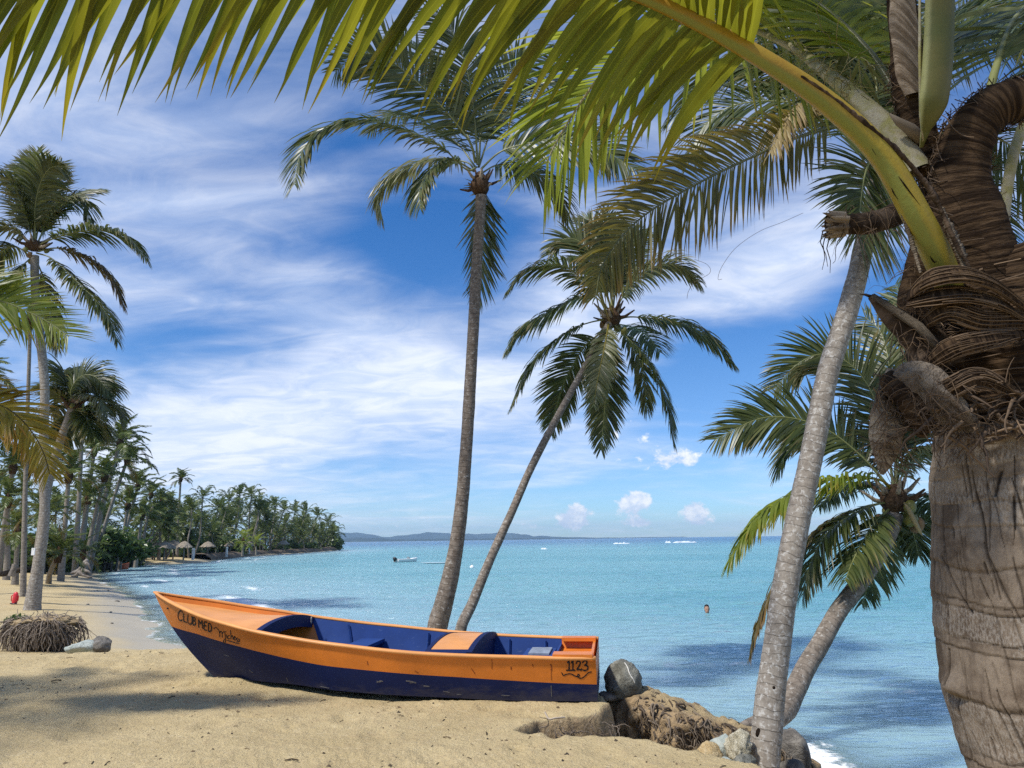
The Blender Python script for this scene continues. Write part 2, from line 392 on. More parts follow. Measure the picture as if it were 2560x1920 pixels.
# ------------------------------------------------------------------ terrain
SEA = -0.9
_sh = [(60, -6), (15, 2.5), (8, 4.2), (5.2, 5.4), (3.7, 7.0), (3.0, 8.4), (2.95, 9.2), (3.0, 9.9), (2.5, 10.4), (1.9, 10.1), (1.4, 10.4), (.7, 11.6), (-.3, 13.6), (-2.5, 15.4), (-5, 17.3)]
for q in [(463, 1624), (395, 1595), (360, 1540), (316, 1488), (249, 1455), (233, 1439), (262, 1425), (339, 1414), (497, 1407), (570, 1395), (720, 1385), (835, 1377)]:
    p = PZ(*q, SEA); _sh.append((p[0], p[1]))
_tip = _sh[-1]
LAND = np.array(_sh + [(_tip[0] - 4, _tip[1] + 12), (_tip[0] - 60, _tip[1] + 40), (-700, _tip[1] + 60), (-700, -60), (60, -60)])
PLAT = np.array([(12, -2), (5, 2.6), (2.7, 4.6), (1.85, 5.7), (1.48, 6.3), (1.1, 6.66), (.75, 6.84), (.3, 6.88), (.05, 7.0), (.22, 7.28), (.5, 7.36), (.82, 7.58), (.95, 7.95), (.93, 8.5),
                 (.85, 9.2), (.5, 10.2), (-.3, 11.4), (-1.6, 12.9), (-3, 12.6), (-4.8, 12.35), (-6.3, 11.9), (-7.8, 11.95), (-10, 12.3), (-14, 11), (-22, 6), (-60, -6), (-60, -60), (12, -60)])
def sdist(x, y, poly):
    d = np.full(x.shape, 1e9); ins = np.zeros(x.shape, bool)
    for i in range(len(poly)):
        a = poly[i]; b = poly[(i + 1) % len(poly)]; e = b - a
        t = np.clip(((x - a[0]) * e[0] + (y - a[1]) * e[1]) / (e @ e), 0, 1)
        d = np.minimum(d, np.hypot(x - a[0] - t * e[0], y - a[1] - t * e[1]))
        c = ((a[1] > y) != (b[1] > y)) & (x < (b[0] - a[0]) * (y - a[1]) / (b[1] - a[1] + 1e-12) + a[0]); ins ^= c
    return np.where(ins, d, -d)
_rs = np.random.default_rng(4)
PITS = [(_rs.uniform(-7, 2.2), _rs.uniform(4.6, 11.6), _rs.uniform(.05, .14), _rs.uniform(.006, .020), _rs.uniform(0, 3.1)) for _ in range(300)]
def terrain(x, y, fine=True):
    x = np.asarray(x, float); y = np.asarray(y, float)
    wob = .22 * fbm(x * .7, y * .7, 5, 3) * sst(y, 3, 6)
    d = sdist(x, y, LAND) + np.where(y > 14, wob * 2.2, wob)
    dp = d
    zb = np.where(dp > 0, SEA + .78 * (1 - np.exp(-np.maximum(dp, 0) / 5.0)) + .25 * sst(dp, 10, 60), SEA - .45 * (1 - np.exp(np.minimum(dp, 0) / 5)) + .03 * np.maximum(np.minimum(dp, 0), -90))
    zb = zb + np.where(dp > 1.5, .10 * fbm(x * .35, y * .35, 9, 4) * sst(dp, 1.5, 6), 0)
    q = sdist(x, y, PLAT) + .10 * fbm(x * 2.2, y * 2.2, 3, 4) * sst(y, 4, 5)
    wd = np.where(x > -1.5, .075, .075 + .42 * sst(-x, 1.5, 6))
    zp = .105 * sst(-x, -.3, 3.2) + .02 * fbm(x * .8, y * .8, 11, 3) - .05 * sst(-x, 5, 9)
    mk = sst(q, -wd, wd)
    z = zb + (np.maximum(zp, zb + .02) - zb) * mk
    if fine:
        nf = sst(y, 3, 4) * (1 - sst(y, 30, 60))
        z = z + nf * (.018 * fbm(x * 1.3, y * 1.3, 21, 3) + .012 * fbm(x * 5, y * 5, 22, 3) + .016 * np.abs(fbm(x * 11, y * 13, 23, 3))) * np.where(mk > .5, 1, .6) * sst(d, .2, 1.5)
        cliff = mk * (1 - mk) * 4 * (x > -1)                           # crumbling on the broken bank
        z = z + cliff * .10 * fbm(x * 9, y * 9, 31, 4)
        for px, py, r, a, th in PITS:                                  # old footprints
            m_ = (np.abs(x - px) < 4 * r) & (np.abs(y - py) < 4 * r)
            if m_.any():
                u = (x[m_] - px) * math.cos(th) + (y[m_] - py) * math.sin(th); v = -(x[m_] - px) * math.sin(th) + (y[m_] - py) * math.cos(th)
                r2 = (u / (1.7 * r)) ** 2 + (v / r) ** 2
                z[m_] += a * (-np.exp(-r2 * 1.2) + .55 * np.exp(-(np.sqrt(r2) - 1.25) ** 2 * 4)) * mk[m_]
        for u_, v_, lu, a_ in ((.5, .78, .7, .045), (1.5, .86, .4, .025), (4.15, .30, .45, .05), (-.1, .2, .3, .03)):          # sand banked against the hull
            bx, by = .874 - .9922 * u_ - .1247 * v_, 8.637 + .1247 * u_ - .9922 * v_
            du = (x - bx) * -.9922 + (y - by) * .1247; dv = (x - bx) * -.1247 + (y - by) * -.9922
            z = z + a_ * np.exp(-(du / lu) ** 2 - (dv / .13) ** 2) * mk
        rk = np.exp(-(((x + 1.1) / 1.3) ** 2 + ((y - 5.9) / .7) ** 2)) + np.exp(-(((x - .5) / .8) ** 2 + ((y - 5.7) / .5) ** 2))
        z = z + .006 * rk * np.sin((x * .9 + y * .35 + .25 * fbm(x, y, 40, 2)) * 2 * math.pi / .07)   # rake marks
    return z
def gz(x, y): return float(terrain(np.array([float(x)]), np.array([float(y)]), False)[0])

def axis(parts):
    out = [np.linspace(a, b, n, endpoint=False) for a, b, n in parts]; return np.concatenate(out + [[parts[-1][1]]])
gx = axis([(-700, -150, 22), (-150, -60, 60), (-60, -25, 90), (-25, -8, 130), (-8, 3.4, 456), (3.4, 8, 50), (8, 60, 26)])
gy = axis([(-60, 3.5, 14), (3.5, 12.8, 372), (12.8, 24, 150), (24, 60, 140), (60, 240, 120), (240, 320, 6)])
GX, GY = np.meshgrid(gx, gy); GZ = terrain(GX, GY)
dl = sdist(GX, GY, LAND) + .4 * fbm(GX * .8, GY * .8, 51, 3)
wet = (1 - sst(GZ, SEA + .12, SEA + .34)) * sst(GY, 8, 10)
wet = np.maximum(wet, .9 * (1 - sst(dl, .9, 1.9)) * sst(GY, 11.5, 14))
inl = sst(dl + 4 * fbm(GX * .08, GY * .08, 61, 3), 9, 20) * sst(GY, 38, 60)
mt, k = newmat('beach_sand'); pos = k.n('ShaderNodeNewGeometry').outputs['Position']
aw = k.attr('wet').outputs['Fac']; ai = k.attr('inland').outputs['Fac']; ah = k.attr('cliff').outputs['Fac']
na = k.noise(pos, 1.1, 5, .6); nb = k.noise(pos, 9, 6, .65); ncn = k.noise(pos, 170, 3, .7); nd_ = k.noise(pos, 48, 4, .6)
col = k.mix(k.ss(na, .3, .7), (.475, .365, .185), (.56, .44, .235))
col = k.mix(k.m('MULTIPLY', k.ss(nb, .5, .75), .5), col, (.40, .285, .16))
col = k.mix(k.m('MULTIPLY', k.ss(ncn, .54, .70), .45), col, (.22, .16, .095))
col = k.mix(k.m('MULTIPLY', k.ss(ncn, .44, .28), .35), col, (.74, .62, .43))
col = k.mix(k.m('MULTIPLY', k.ss(nd_, .58, .68), .5), col, (.25, .18, .11))
col = k.mix(k.m('MULTIPLY', k.ss(nd_, .42, .30), .4), col, (.70, .59, .40))
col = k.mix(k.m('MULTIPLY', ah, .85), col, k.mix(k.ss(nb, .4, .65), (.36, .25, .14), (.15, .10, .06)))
ne_ = k.noise(k.vec(pos, (14, 24, 14)), 1, 5, .7)
col = k.mix(k.m('MULTIPLY', k.ss(ne_, .54, .68), .3), col, (.30, .22, .125))
col = k.mix(k.m('MULTIPLY', k.ss(ne_, .44, .32), .35), col, (.68, .57, .39))
col = k.mix(ai, col, (.11, .095, .05))
col = k.mix(k.m('MULTIPLY', aw, .85), col, (.40, .35, .255))
hh = k.m('ADD', k.m('MULTIPLY', ncn, .25), k.m('ADD', k.m('MULTIPLY', nd_, .55), nb))
p = principled(k, Base_Color=col, Roughness=k.m('SUBTRACT', .95, k.m('MULTIPLY', aw, .55)), Specular_IOR_Level=.25,
               Normal=k.bump(hh, k.m('SUBTRACT', .9, k.m('MULTIPLY', aw, .82)), .04))
outp(k, p.outputs[0]); M_sand = mt
slope = np.hypot(np.gradient(GZ, axis=1) / np.gradient(gx)[None, :], np.gradient(GZ, axis=0) / np.gradient(gy)[:, None])
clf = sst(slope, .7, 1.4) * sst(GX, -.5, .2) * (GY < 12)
ground = obj('sand', np.stack([GX, GY, GZ], -1).reshape(-1, 3), gridfaces(len(gy), len(gx)), M_sand,
             attrs={'wet': wet.ravel(), 'inland': inl.ravel(), 'cliff': clf.ravel()})
ground['kind'] = 'structure'; ground['label'] = 'pale golden beach sand, trodden and raked, running along the shore'

# ------------------------------------------------------------------ sea
rad = np.concatenate([np.geomspace(6.5, 60, 250, endpoint=False), np.geomspace(60, 600, 110, endpoint=False), np.geomspace(600, 9000, 24)])
ang = np.radians(np.concatenate([np.linspace(-64, -36, 60, endpoint=False), np.linspace(-36, 36, 420, endpoint=False), np.linspace(36, 70, 50)]))
RR, AA = np.meshgrid(rad, ang, indexing='ij'); SX, SY = RR * np.sin(AA), RR * np.cos(AA)
TZ = terrain(SX, SY, False); dep = SEA - TZ
def waves(x, y):
    u = x * .35 + y * .94; v = x * .94 - y * .35
    return .055 * fbm(u * 1.7, v * .40, 71, 3) + .05 * fbm(u * .33, v * .09, 73, 2) + .026 * fbm(u * 4.6, v * 1.5, 75, 2)
fade = (1 - sst(RR, 60, 160)) * (.25 + .75 * sst(dep, 0, .5))
WZ = waves(SX, SY) * fade * 1.7
def line_d(pts, x, y):
    d = np.full(x.shape, 1e9); tt = np.zeros(x.shape); p = np.asarray(pts)
    for i in range(len(p) - 1):
        a, b = p[i], p[i + 1]; e = b - a; t = np.clip(((x - a[0]) * e[0] + (y - a[1]) * e[1]) / (e @ e), 0, 1)
        s = np.sign(e[0] * (y - a[1]) - e[1] * (x - a[0])); q = np.hypot(x - a[0] - t * e[0], y - a[1] - t * e[1])
        c = q < np.abs(d); d = np.where(c, q * np.where(s == 0, 1, s), d); tt = np.where(c, (i + t) / (len(p) - 1), tt)
    return d, tt
def px_line(l): return [tuple(PZ(a, b, SEA)[:2]) for a, b in l]
brk = px_line([(545, 1488), (590, 1500), (640, 1516), (700, 1533), (770, 1548), (850, 1557), (960, 1566)])
bd, bt = line_d(brk, SX, SY)
bw = np.sin(np.clip(bt, 0, 1) * math.pi) ** .5 * (np.abs(bd) < 4) * (bt > .002) * (bt < .998)
crest = .09 * np.exp(-(bd / .5) ** 2) * bw * (1 - .65 * bt)
WZ = WZ + crest
nse = fbm(SX * .9, SY * .9, 81, 4)
foam = .95 * np.exp(-((bd + .15) / .55) ** 2) * bw * (1.0 - .45 * bt)
foam = np.maximum(foam, .55 * np.exp(-((bd + 1.1) / 1.2) ** 2) * bw)
foam = np.maximum(foam, .62 * (1 - sst(dep, .01, .05)) * (dep > -.12) * (.5 + nse) * (SY > 9))
for off, s_, a_ in ((1.7, .28, .8), (3.6, .35, .7), (6.5, .5, .55)):
    dd = -sdist(SX, SY, LAND) + .9 * fbm(SX * .12, SY * .12, 83, 2) + .3 * nse
    foam = np.maximum(foam, a_ * np.exp(-((dd - off) / s_) ** 2) * sst(-SX, 8, 14) * sst(fbm(SX * .10, SY * .10, 85 + int(off), 2), -.12, .22))
dd0 = -sdist(SX, SY, LAND)
foam = np.maximum(foam, .75 * np.exp(-((dd0 - .35 + .2 * nse) / .34) ** 2) * (SY < 10.8) * sst(SX, 2.7, 3.0))
wl = px_line([(1690, 1748), (1790, 1790), (1870, 1822), (1990, 1845), (2060, 1880), (2130, 1925)])
foam = foam * (1 - np.exp(-((SX + 21) / 4) ** 2 - ((SY - 42) / 7) ** 2))
fd, _t = line_d(wl, SX, SY)
ripple = .045 * np.exp(-(fd / .35) ** 2)
WZ = WZ + ripple
Fq = gridfaces(len(rad), len(ang)); keep = (dep.ravel()[Fq] > -.10).any(1); Fq = Fq[keep]
used = np.zeros(RR.size, bool); used[Fq.ravel()] = True; idx = np.cumsum(used) - 1
mt, k = newmat('sea_water'); pos = k.n('ShaderNodeNewGeometry').outputs['Position']
ad = k.attr('depth').outputs['Fac']; af = k.attr('foam').outputs['Fac']; ar = k.attr('reach').outputs['Fac']
nl = k.noise(k.vec(pos, (.02, .05, 1)), 1.0, 4, .6, .4); nm = k.noise(k.vec(pos, (.12, .35, 1)), 1.0, 4, .6)
shallow = k.mix(nm, (.29, .43, .46), (.22, .37, .44))
deep = k.mix(k.ss(nl, .3, .7), (.110, .290, .335), (.165, .350, .385))
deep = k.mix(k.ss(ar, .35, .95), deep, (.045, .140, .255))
wc = k.mix(k.ss(ad, .25, 1.15), shallow, deep)
wc = k.mix(k.m('MULTIPLY', k.ss(nm, .56, .72), k.m('MULTIPLY', .3, k.ss(ad, .3, 1.0))), wc, (.20, .42, .38))
nr = k.m('SUBTRACT', 1.0, k.ss(ar, .22, .75))
b0_ = k.bump(k.noise(k.vec(pos, (.16, .75, 1)), 1.0, 4, .55, .3), 1.0, 1.0)
b1 = k.bump(k.noise(k.vec(pos, (.7, 2.8, 1)), 1.0, 3, .55, .35), k.m('MULTIPLY', nr, 1.0), .42, b0_)
b2 = k.bump(k.noise(k.vec(pos, (3.5, 9, 1)), 1.0, 2, .5, .2), k.m('MULTIPLY', k.m('MULTIPLY', nr, nr), .55), .07, b1)
dif = k.n('ShaderNodeSubsurfaceScattering', {'Color': wc, 'Scale': 3.5, 'Radius': (1, 1, 1)}, falloff='BURLEY')
trn = k.n('ShaderNodeBsdfTransparent', {'Color': (.86, .95, .93)})
df2 = k.n('ShaderNodeBsdfDiffuse', {'Color': wc, 'Normal': b2}); wm = k.n('ShaderNodeMixShader', {0: .38}); k.set(wm.inputs[1], dif.outputs[0]); k.set(wm.inputs[2], df2.outputs[0])
body = k.n('ShaderNodeMixShader', {0: k.ss(ad, -.02, .18)}); k.set(body.inputs[1], trn.outputs[0]); k.set(body.inputs[2], wm.outputs[0])
gl = k.n('ShaderNodeBsdfGlossy', {'Color': (1, 1, 1), 'Roughness': .16, 'Normal': b2})
fr = k.n('ShaderNodeFresnel', {'IOR': 1.33, 'Normal': b2}).outputs[0]
srf = k.n('ShaderNodeMixShader', {0: k.m('MULTIPLY', k.m('MINIMUM', fr, .7), k.ss(ad, -.02, .05))}); k.set(srf.inputs[1], body.outputs[0]); k.set(srf.inputs[2], gl.outputs[0])
nfm = k.noise(pos, 2.6, 6, .7, .9); nf2 = k.noise(pos, 11, 5, .75, .8)
fm = k.ss(k.m('ADD', af, k.m('MULTIPLY', k.m('SUBTRACT', k.m('ADD', k.m('MULTIPLY', nfm, .5), k.m('MULTIPLY', nf2, .5)), .5), 3.0)), .30, .72)
fm = k.m('MULTIPLY', fm, k.ss(af, .06, .25))
fo = k.n('ShaderNodeBsdfDiffuse', {'Color': (.78, .80, .80), 'Normal': k.bump(nf2, .6, .03)})
fin = k.n('ShaderNodeMixShader', {0: fm}); k.set(fin.inputs[1], srf.outputs[0]); k.set(fin.inputs[2], fo.outputs[0])
outp(k, fin.outputs[0]); M_sea = mt
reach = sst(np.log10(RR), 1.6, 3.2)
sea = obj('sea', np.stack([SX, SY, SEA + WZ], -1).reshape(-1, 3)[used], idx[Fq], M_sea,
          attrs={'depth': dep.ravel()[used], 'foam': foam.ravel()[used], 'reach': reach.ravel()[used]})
sea['kind'] = 'structure'; sea['label'] = 'turquoise sea rippling to the horizon'

# breaking crests far out on the reef
M_white = mat_simple('white_foam', (.62, .66, .68), .8, .2, .06, 3, .02)
def far_breaker(pa, pb, h, wd, nm_):
    a, b = PZ(*pa, SEA), PZ(*pb, SEA); n = 40; t = np.linspace(0, 1, n); c = a + (b - a) * t[:, None]; b_ = MB()
    prof = [(-wd, 0), (-wd * .5, h * .25), (-.1 * wd, h * .8), (.15 * wd, h), (.3 * wd, h * .75), (.5 * wd, h * .1), (.55 * wd, -.1)]
    env = np.sin(t * math.pi) ** .4 * (.55 + .9 * (fbm(t * 9, t * 0, int(pa[0]), 3) + .4)); V = []
    for dy, z in prof: V.append(c + np.stack([0 * t, -dy + 1.2 * fbm(t * 5, t * 0 + 3, int(pa[0]) + 1, 2), z * env], -1))
    V = np.stack(V, 1); o = obj('wave', V.reshape(-1, 3), gridfaces(n, len(prof)), M_white); o['kind'] = 'structure'; o['label'] = nm_
far_breaker((1533, 1359.5), (1573, 1359), .55, 3.0, 'short white breaker far out on the reef')
far_breaker((1683, 1357), (1742, 1356), .6, 3.0, 'long white breaker far out on the reef beside the splash')
far_breaker((1664, 1357), (1677, 1357), 1.0, 2.5, 'small white splash far out on the reef')
far_breaker((1352, 1373), (1367, 1373), .40, 1.5, 'tiny whitecap in the middle of the bay')

# ------------------------------------------------------------------ hills across the bay
def hills(prof, Yd, name, colr, lab, thick):
    xs = np.linspace(prof[0][0], prof[-1][0], 260); hp = np.interp(xs, [p[0] for p in prof], [p[1] for p in prof])
    hp = hp + (fbm(xs * .018, xs * 0, 91 + int(Yd), 5) * 7) * np.clip((hp) / 10, 0, 1)
    b_ = [];
    for j, (f, dy) in enumerate([(0, 0), (.45, .25), (.8, .6), (1, 1), (.7, 1.7), (0, 2.6)]):
        row = []
        for i, x in enumerate(xs):
            q = P(x, 1348.5 - (x - 1280) * math.tan(RO), Yd)
            hgt = max(hp[i], 0) / FPX * Yd; row.append((q[0] + dy * thick * .15 * vnoise(np.array([i * .3]), np.array([j * 1.]), 3)[0], Yd + dy * thick, SEA - 2 + (hgt + 2.9) * f * (1 + .25 * vnoise(np.array([i * .12]), np.array([j * 2.]), 7)[0] * (0 < f < 1))))
        b_.append(row)
    o = obj(name, np.array(b_).reshape(-1, 3), gridfaces(6, len(xs)), colr); o['kind'] = 'structure'; o['label'] = lab
M_hill = mat_simple('wooded_hill', (.035, .052, .042), .95, .1, .35, .004)
hills([(640, 26), (760, 24), (830, 22), (880, 23), (925, 17), (960, 14), (1000, 15), (1060, 18), (1110, 21), (1150, 16), (1210, 17), (1245, 16), (1275, 13), (1320, 11), (1370, 6), (1420, 3), (1500, 2), (1600, 1.5), (1720, 1)], 7800, 'hills', M_hill, 'low blue wooded hills along the far horizon', 300)
hills([(640, 8), (800, 9), (860, 7), (930, 8), (1000, 5), (1080, 4), (1180, 3.5), (1280, 3), (1400, 2), (1550, 1.0)], 5200, 'coast', M_hill, 'thin dark strip of wooded coast below the hills', 120)

# ------------------------------------------------------------------ haze
V_, F_ = box((0, 4505, 70), (18400, 9190, 150))
V_[:, 2] = np.where(V_[:, 2] < 0, -5.2, 150.0)
mt, k = newmat('sea_haze')
pv = k.n('ShaderNodeVolumePrincipled', {'Color': (.50, .74, 1.0), 'Density': 1.0e-4, 'Anisotropy': .1})
o_ = k.n('ShaderNodeOutputMaterial'); k.set(o_.inputs['Volume'], pv.outputs[0])
hz = obj('haze', V_, F_, mt, smooth=False); hz['kind'] = 'stuff'; hz['label'] = 'thin blue sea haze over the bay'

# ------------------------------------------------------------------ the painted boat
BC = np.array([.874, 8.637]); BD = np.array([-.9922, .1247]); BN = np.array([-.1247, -.9922])
BU = [0, .35, .7, 1.05, 1.4, 1.75, 2.1, 2.45, 2.8, 3.15, 3.5, 3.85, 4.2, 4.55, 4.9, 5.12]
BB = [.78, .80, .815, .84, .875, .905, .92, .91, .885, .85, .795, .715, .59, .41, .18, .014]
BZ = [.45, .45, .46, .47, .485, .505, .535, .57, .605, .65, .70, .765, .83, .91, .99, 1.05]
BK = [.04, .04, .04, .05, .07, .085, .10, .12, .14, .155, .16, .155, .15, .14, .12, .11]
BF = [.40, .43, .46, .49, .51, .52, .53, .53, .53, .55, .585, .615, .635, .63, .61, .60]
def spl(u, tab):
    p = catmull(np.stack([np.array(BU), np.array(tab)], 1), 400); return np.interp(u, p[:, 0], p[:, 1])
def bp(u, v, z): return np.stack(np.broadcast_arrays(BC[0] + BD[0] * u + BN[0] * v, BC[1] + BD[1] * u + BN[1] * v, z), -1)
def side_pt(u, f, sgn, inset=0.0):
    """point on the topside: u along the gunwale, f=0 chine .. 1 gunwale"""
    u = np.asarray(u, float); b = spl(u, BB); z1 = spl(u, BZ)
    uc = np.where(u < 2.6, u, 2.6 + (u - 2.6) * (4.31 - 2.6) / (5.12 - 2.6))
    cb = b * np.interp(u, [0, 2.8, 4.2, 5.12], [.86, .84, .62, .3]); zc = np.interp(u, BU, BK)
    cv = .05 * np.sin(f * math.pi) * np.interp(u, [0, 3, 5.12], [.25, .5, .75])    # slight belly
    return bp(uc + (u - uc) * f + cv * np.interp(u, [3.5, 5.12], [0, 1.9]), sgn * np.maximum(cb + (b - cb) * f + cv * .6 - inset, .004), zc + (z1 - zc) * f)
def mat_paint(name, c, wear, rough=.38, dirt=(.25, .2, .15), scratch=.5, coat=.2):
    mt, k = newmat(name); q = k.n('ShaderNodeTexCoord').outputs['Object']
    n1 = k.noise(q, 3, 5, .6); n2 = k.noise(k.vec(q, (14, 14, 40)), 1, 6, .7, .6); n3 = k.noise(q, 45, 5, .7, .4)
    col = k.mix(k.ss(n1, .3, .75), tuple(v * .86 for v in c), tuple(min(1, v * 1.1) for v in c))
    col = k.mix(k.m('MULTIPLY', k.ss(n2, .58, .80), scratch), col, wear)
    col = k.mix(k.m('MULTIPLY', k.ss(n3, .62, .72), scratch * .8), col, dirt)
    sz = k.n('ShaderNodeSeparateXYZ'); k.set(sz.inputs[0], q); n4 = k.noise(k.vec(q, (5, 5, 16)), 1, 6, .7)
    if not coat: col = k.mix(k.m('MULTIPLY', k.ss(k.m('ADD', k.m('MULTIPLY', n4, .55), k.m('MULTIPLY', sz.outputs[2], -1.1)), .10, .30), .38), col, (.12, .105, .085))
    p = principled(k, Base_Color=col, Roughness=k.m('ADD', rough, k.m('MULTIPLY', n2, .25)), Specular_IOR_Level=.4 if coat else .16, Coat_Weight=coat, Coat_Roughness=.25,
                   Normal=k.bump(k.m('ADD', k.m('MULTIPLY', n1, .6), k.m('MULTIPLY', n3, .25)), .35, .012))
    outp(k, p.outputs[0]); return mt
M_orange = mat_paint('orange_paint', (.66, .185, .018), (.50, .125, .02), .36, (.30, .11, .03), .30)
M_deck = mat_paint('sun_bleached_orange_paint', (.70, .30, .085), (.45, .18, .07), .5, (.36, .17, .09), .55)
M_blue = mat_paint('navy_paint', (.008, .016, .075), (.014, .018, .045), .5, (.10, .10, .10), .42, 0)
M_bluein = mat_paint('blue_inner_paint', (.020, .052, .195), (.14, .19, .30), .55, (.08, .12, .20), .7, 0)
M_black = mat_simple('black_letter_paint', (.012, .009, .011), .6, .3, .3, 30)
boat = thing('fishing_boat', 'open wooden fishing boat, orange above and navy blue below, hauled onto the sand', 'boat', (*(BC + BD * 2.4), .05))
uu = np.linspace(0, 5.12, 90); nf_ = 6
for sgn in (-1, 1):
    pass
def strip(sgn, lo, hi, inset=0.0, nseg=7, u=uu):
    rows = []
    for i, ui in enumerate(u):
        f0 = lo(ui); f1 = hi(ui); f = np.linspace(f0, f1, nseg); rows.append(side_pt(np.full(nseg, ui), f, sgn, inset))
    V = np.array(rows); F = gridfaces(len(u), nseg)
    return V.reshape(-1, 3), F if sgn < 0 else F[:, ::-1]
cf = lambda u: np.interp(u, BU, BF)
b = MB()
for s in (-1, 1): b.add(*strip(s, lambda u: 0.0, cf))
ub = np.linspace(0, 5.12, 60)                                  # flat bottom with a slight keel
ch = [side_pt(ub, np.zeros(60), s) for s in (-1, 1)]; kz = (ch[0] + ch[1]) / 2 - np.array([0, 0, .03])
b.add(np.stack([ch[0], kz, ch[1]], 1).reshape(-1, 3), gridfaces(60, 3))
tr = [side_pt(np.zeros(2), np.array([f, f]), s)[0] for s in (-1, 1) for f in (0, .4)]
b.add(np.array([tr[0], tr[1], tr[3], tr[2]]), [(0, 1, 2, 3)])
b.obj('hull', M_blue, boat)
b = MB()
for s in (-1, 1): b.add(*strip(s, cf, lambda u: 1.0, nseg=5))
t4 = [side_pt(np.zeros(2), np.array([f, f]), s)[0] for s in (-1, 1) for f in (.4, 1)]
b.add(np.array([t4[0], t4[1], t4[3], t4[2]]), [(0, 1, 2, 3)])
topside = b.obj('topside', M_orange, boat)
b = MB()
ui_ = np.linspace(.43, 3.50, 50)
for s in (-1, 1):
    V, F = strip(s, lambda u: .12, lambda u: .985, .045, 6, ui_); b.add(V, F[:, ::-1])
fl = [side_pt(ui_, np.full(50, .14), s, .05) for s in (-1, 1)]; b.add(np.stack([fl[1], (fl[0] + fl[1]) / 2, fl[0]], 1).reshape(-1, 3), gridfaces(50, 3)[:, ::-1])
b.obj('inner_lining', M_bluein, boat)
for s in (-1, 1):
    for uo in (np.linspace(.04, .43, 8), np.linspace(3.50, 5.04, 24)):
        V, F = strip(s, lambda u: .5 if u > 2 else .12, lambda u: .985, .042, 6, uo); obj('bulwark', V, F[:, ::-1], M_orange, boat)
uo = np.linspace(.04, .43, 8); fl = [side_pt(uo, np.full(8, .76), s, .05) for s in (-1, 1)]; obj('motor_well', np.stack([fl[1], (fl[0] + fl[1]) / 2, fl[0]], 1).reshape(-1, 3), gridfaces(8, 3)[:, ::-1], M_orange, boat)

for s in (-1, 1):                                              # frames (ribs) standing inside
    for u in (.62, 1.05, 2.05, 3.05):
        f = np.linspace(.15, .93, 7); c = side_pt(np.full(7, u), f, s, .062); V, F = tube(c, .018, 4, (BD[0], BD[1], 0)); obj('rib', V, F, M_bluein, boat, smooth=False)
ug = np.linspace(0.0, 5.12, 110)
for s in (-1, 1):
    c = side_pt(ug, np.ones(110), s, .012) + np.array([0, 0, .004])
    V, F = tube(c, np.interp(ug, [0, 4.6, 5.12], [.034, .034, .02]), 8, (0, 0, 1), flat=.62); obj('gunwale', V, F, M_deck, boat)
# foredeck, cambered towards its aft edge
ud = np.linspace(3.50, 5.06, 34); vv = np.linspace(-1, 1, 17); rows = []
for u in ud:
    bb = max(float(spl(u, BB)) - .045, .004); zc = float(spl(u, BZ)); cam_ = .075 * (1 - sst(np.array(u), 3.5, 4.7)); rec = -.055 + .035 * (1 - sst(np.array(u), 3.5, 4.0))
    rows.append(bp(u + 0 * vv, vv * bb, zc + rec + cam_ * (1 - np.abs(vv) ** 2.2)))
obj('foredeck', np.array(rows).reshape(-1, 3), gridfaces(34, 17), M_deck, boat)
# navy coaming board closing the arch of the foredeck
vb = np.linspace(-1, 1, 25); bb = float(spl(3.5, BB)) - .02; zc = float(spl(3.5, BZ)); top = zc - .004 + .085 * (1 - np.abs(vb) ** 2.2); bot = zc - .115 + .06 * (1 - np.abs(vb) ** 2.0)
def plate(u0, u1, v, top, bot, k_=1.0):
    r = [bp(u1 + 0 * v, v, top), bp(u0 + 0 * v, v, top), bp(u0 + 0 * v, v * k_, bot), bp(u1 + 0 * v, v * k_, bot)]
    n = len(v); V = np.stack(r, 1).reshape(-1, 3); F = gridfaces(n, 4, True)
    return V, [tuple(f) for f in F] + [(0, 1, 2, 3), tuple((n - 1) * 4 + i for i in (3, 2, 1, 0))]
obj('coaming', *plate(3.46, 3.53, vb * (bb - .02), top, bot, .90), M_blue, boat, smooth=False)
rp = bp(np.linspace(3.42, 3.4, 12), np.linspace(-.56, -.50, 12), zc + .02 - .07 * np.sin(np.linspace(0, math.pi, 12)))
M_rope = mat_simple('pale_rope', (.35, .33, .30), .9, .1)
obj('rope_loop', *tube(rp, .007, 6), M_rope, boat)
# thwart box
def bbox(u0, u1, v0, v1, z0, z1):
    q = np.array([bp(u, v, z) for z in (z0, z1) for v in (v0, v1) for u in (u0, u1)]); return q, [(0, 2, 3, 1), (4, 5, 7, 6), (0, 1, 5, 4), (2, 6, 7, 3), (0, 4, 6, 2), (1, 3, 7, 5)]
tw = obj('thwart', *bbox(2.58, 2.86, -.80, .80, .405, .445), M_bluein, boat, smooth=False)
obj('thwart_riser', *bbox(2.60, 2.635, -.76, .76, .20, .402), M_blue, boat, smooth=False)
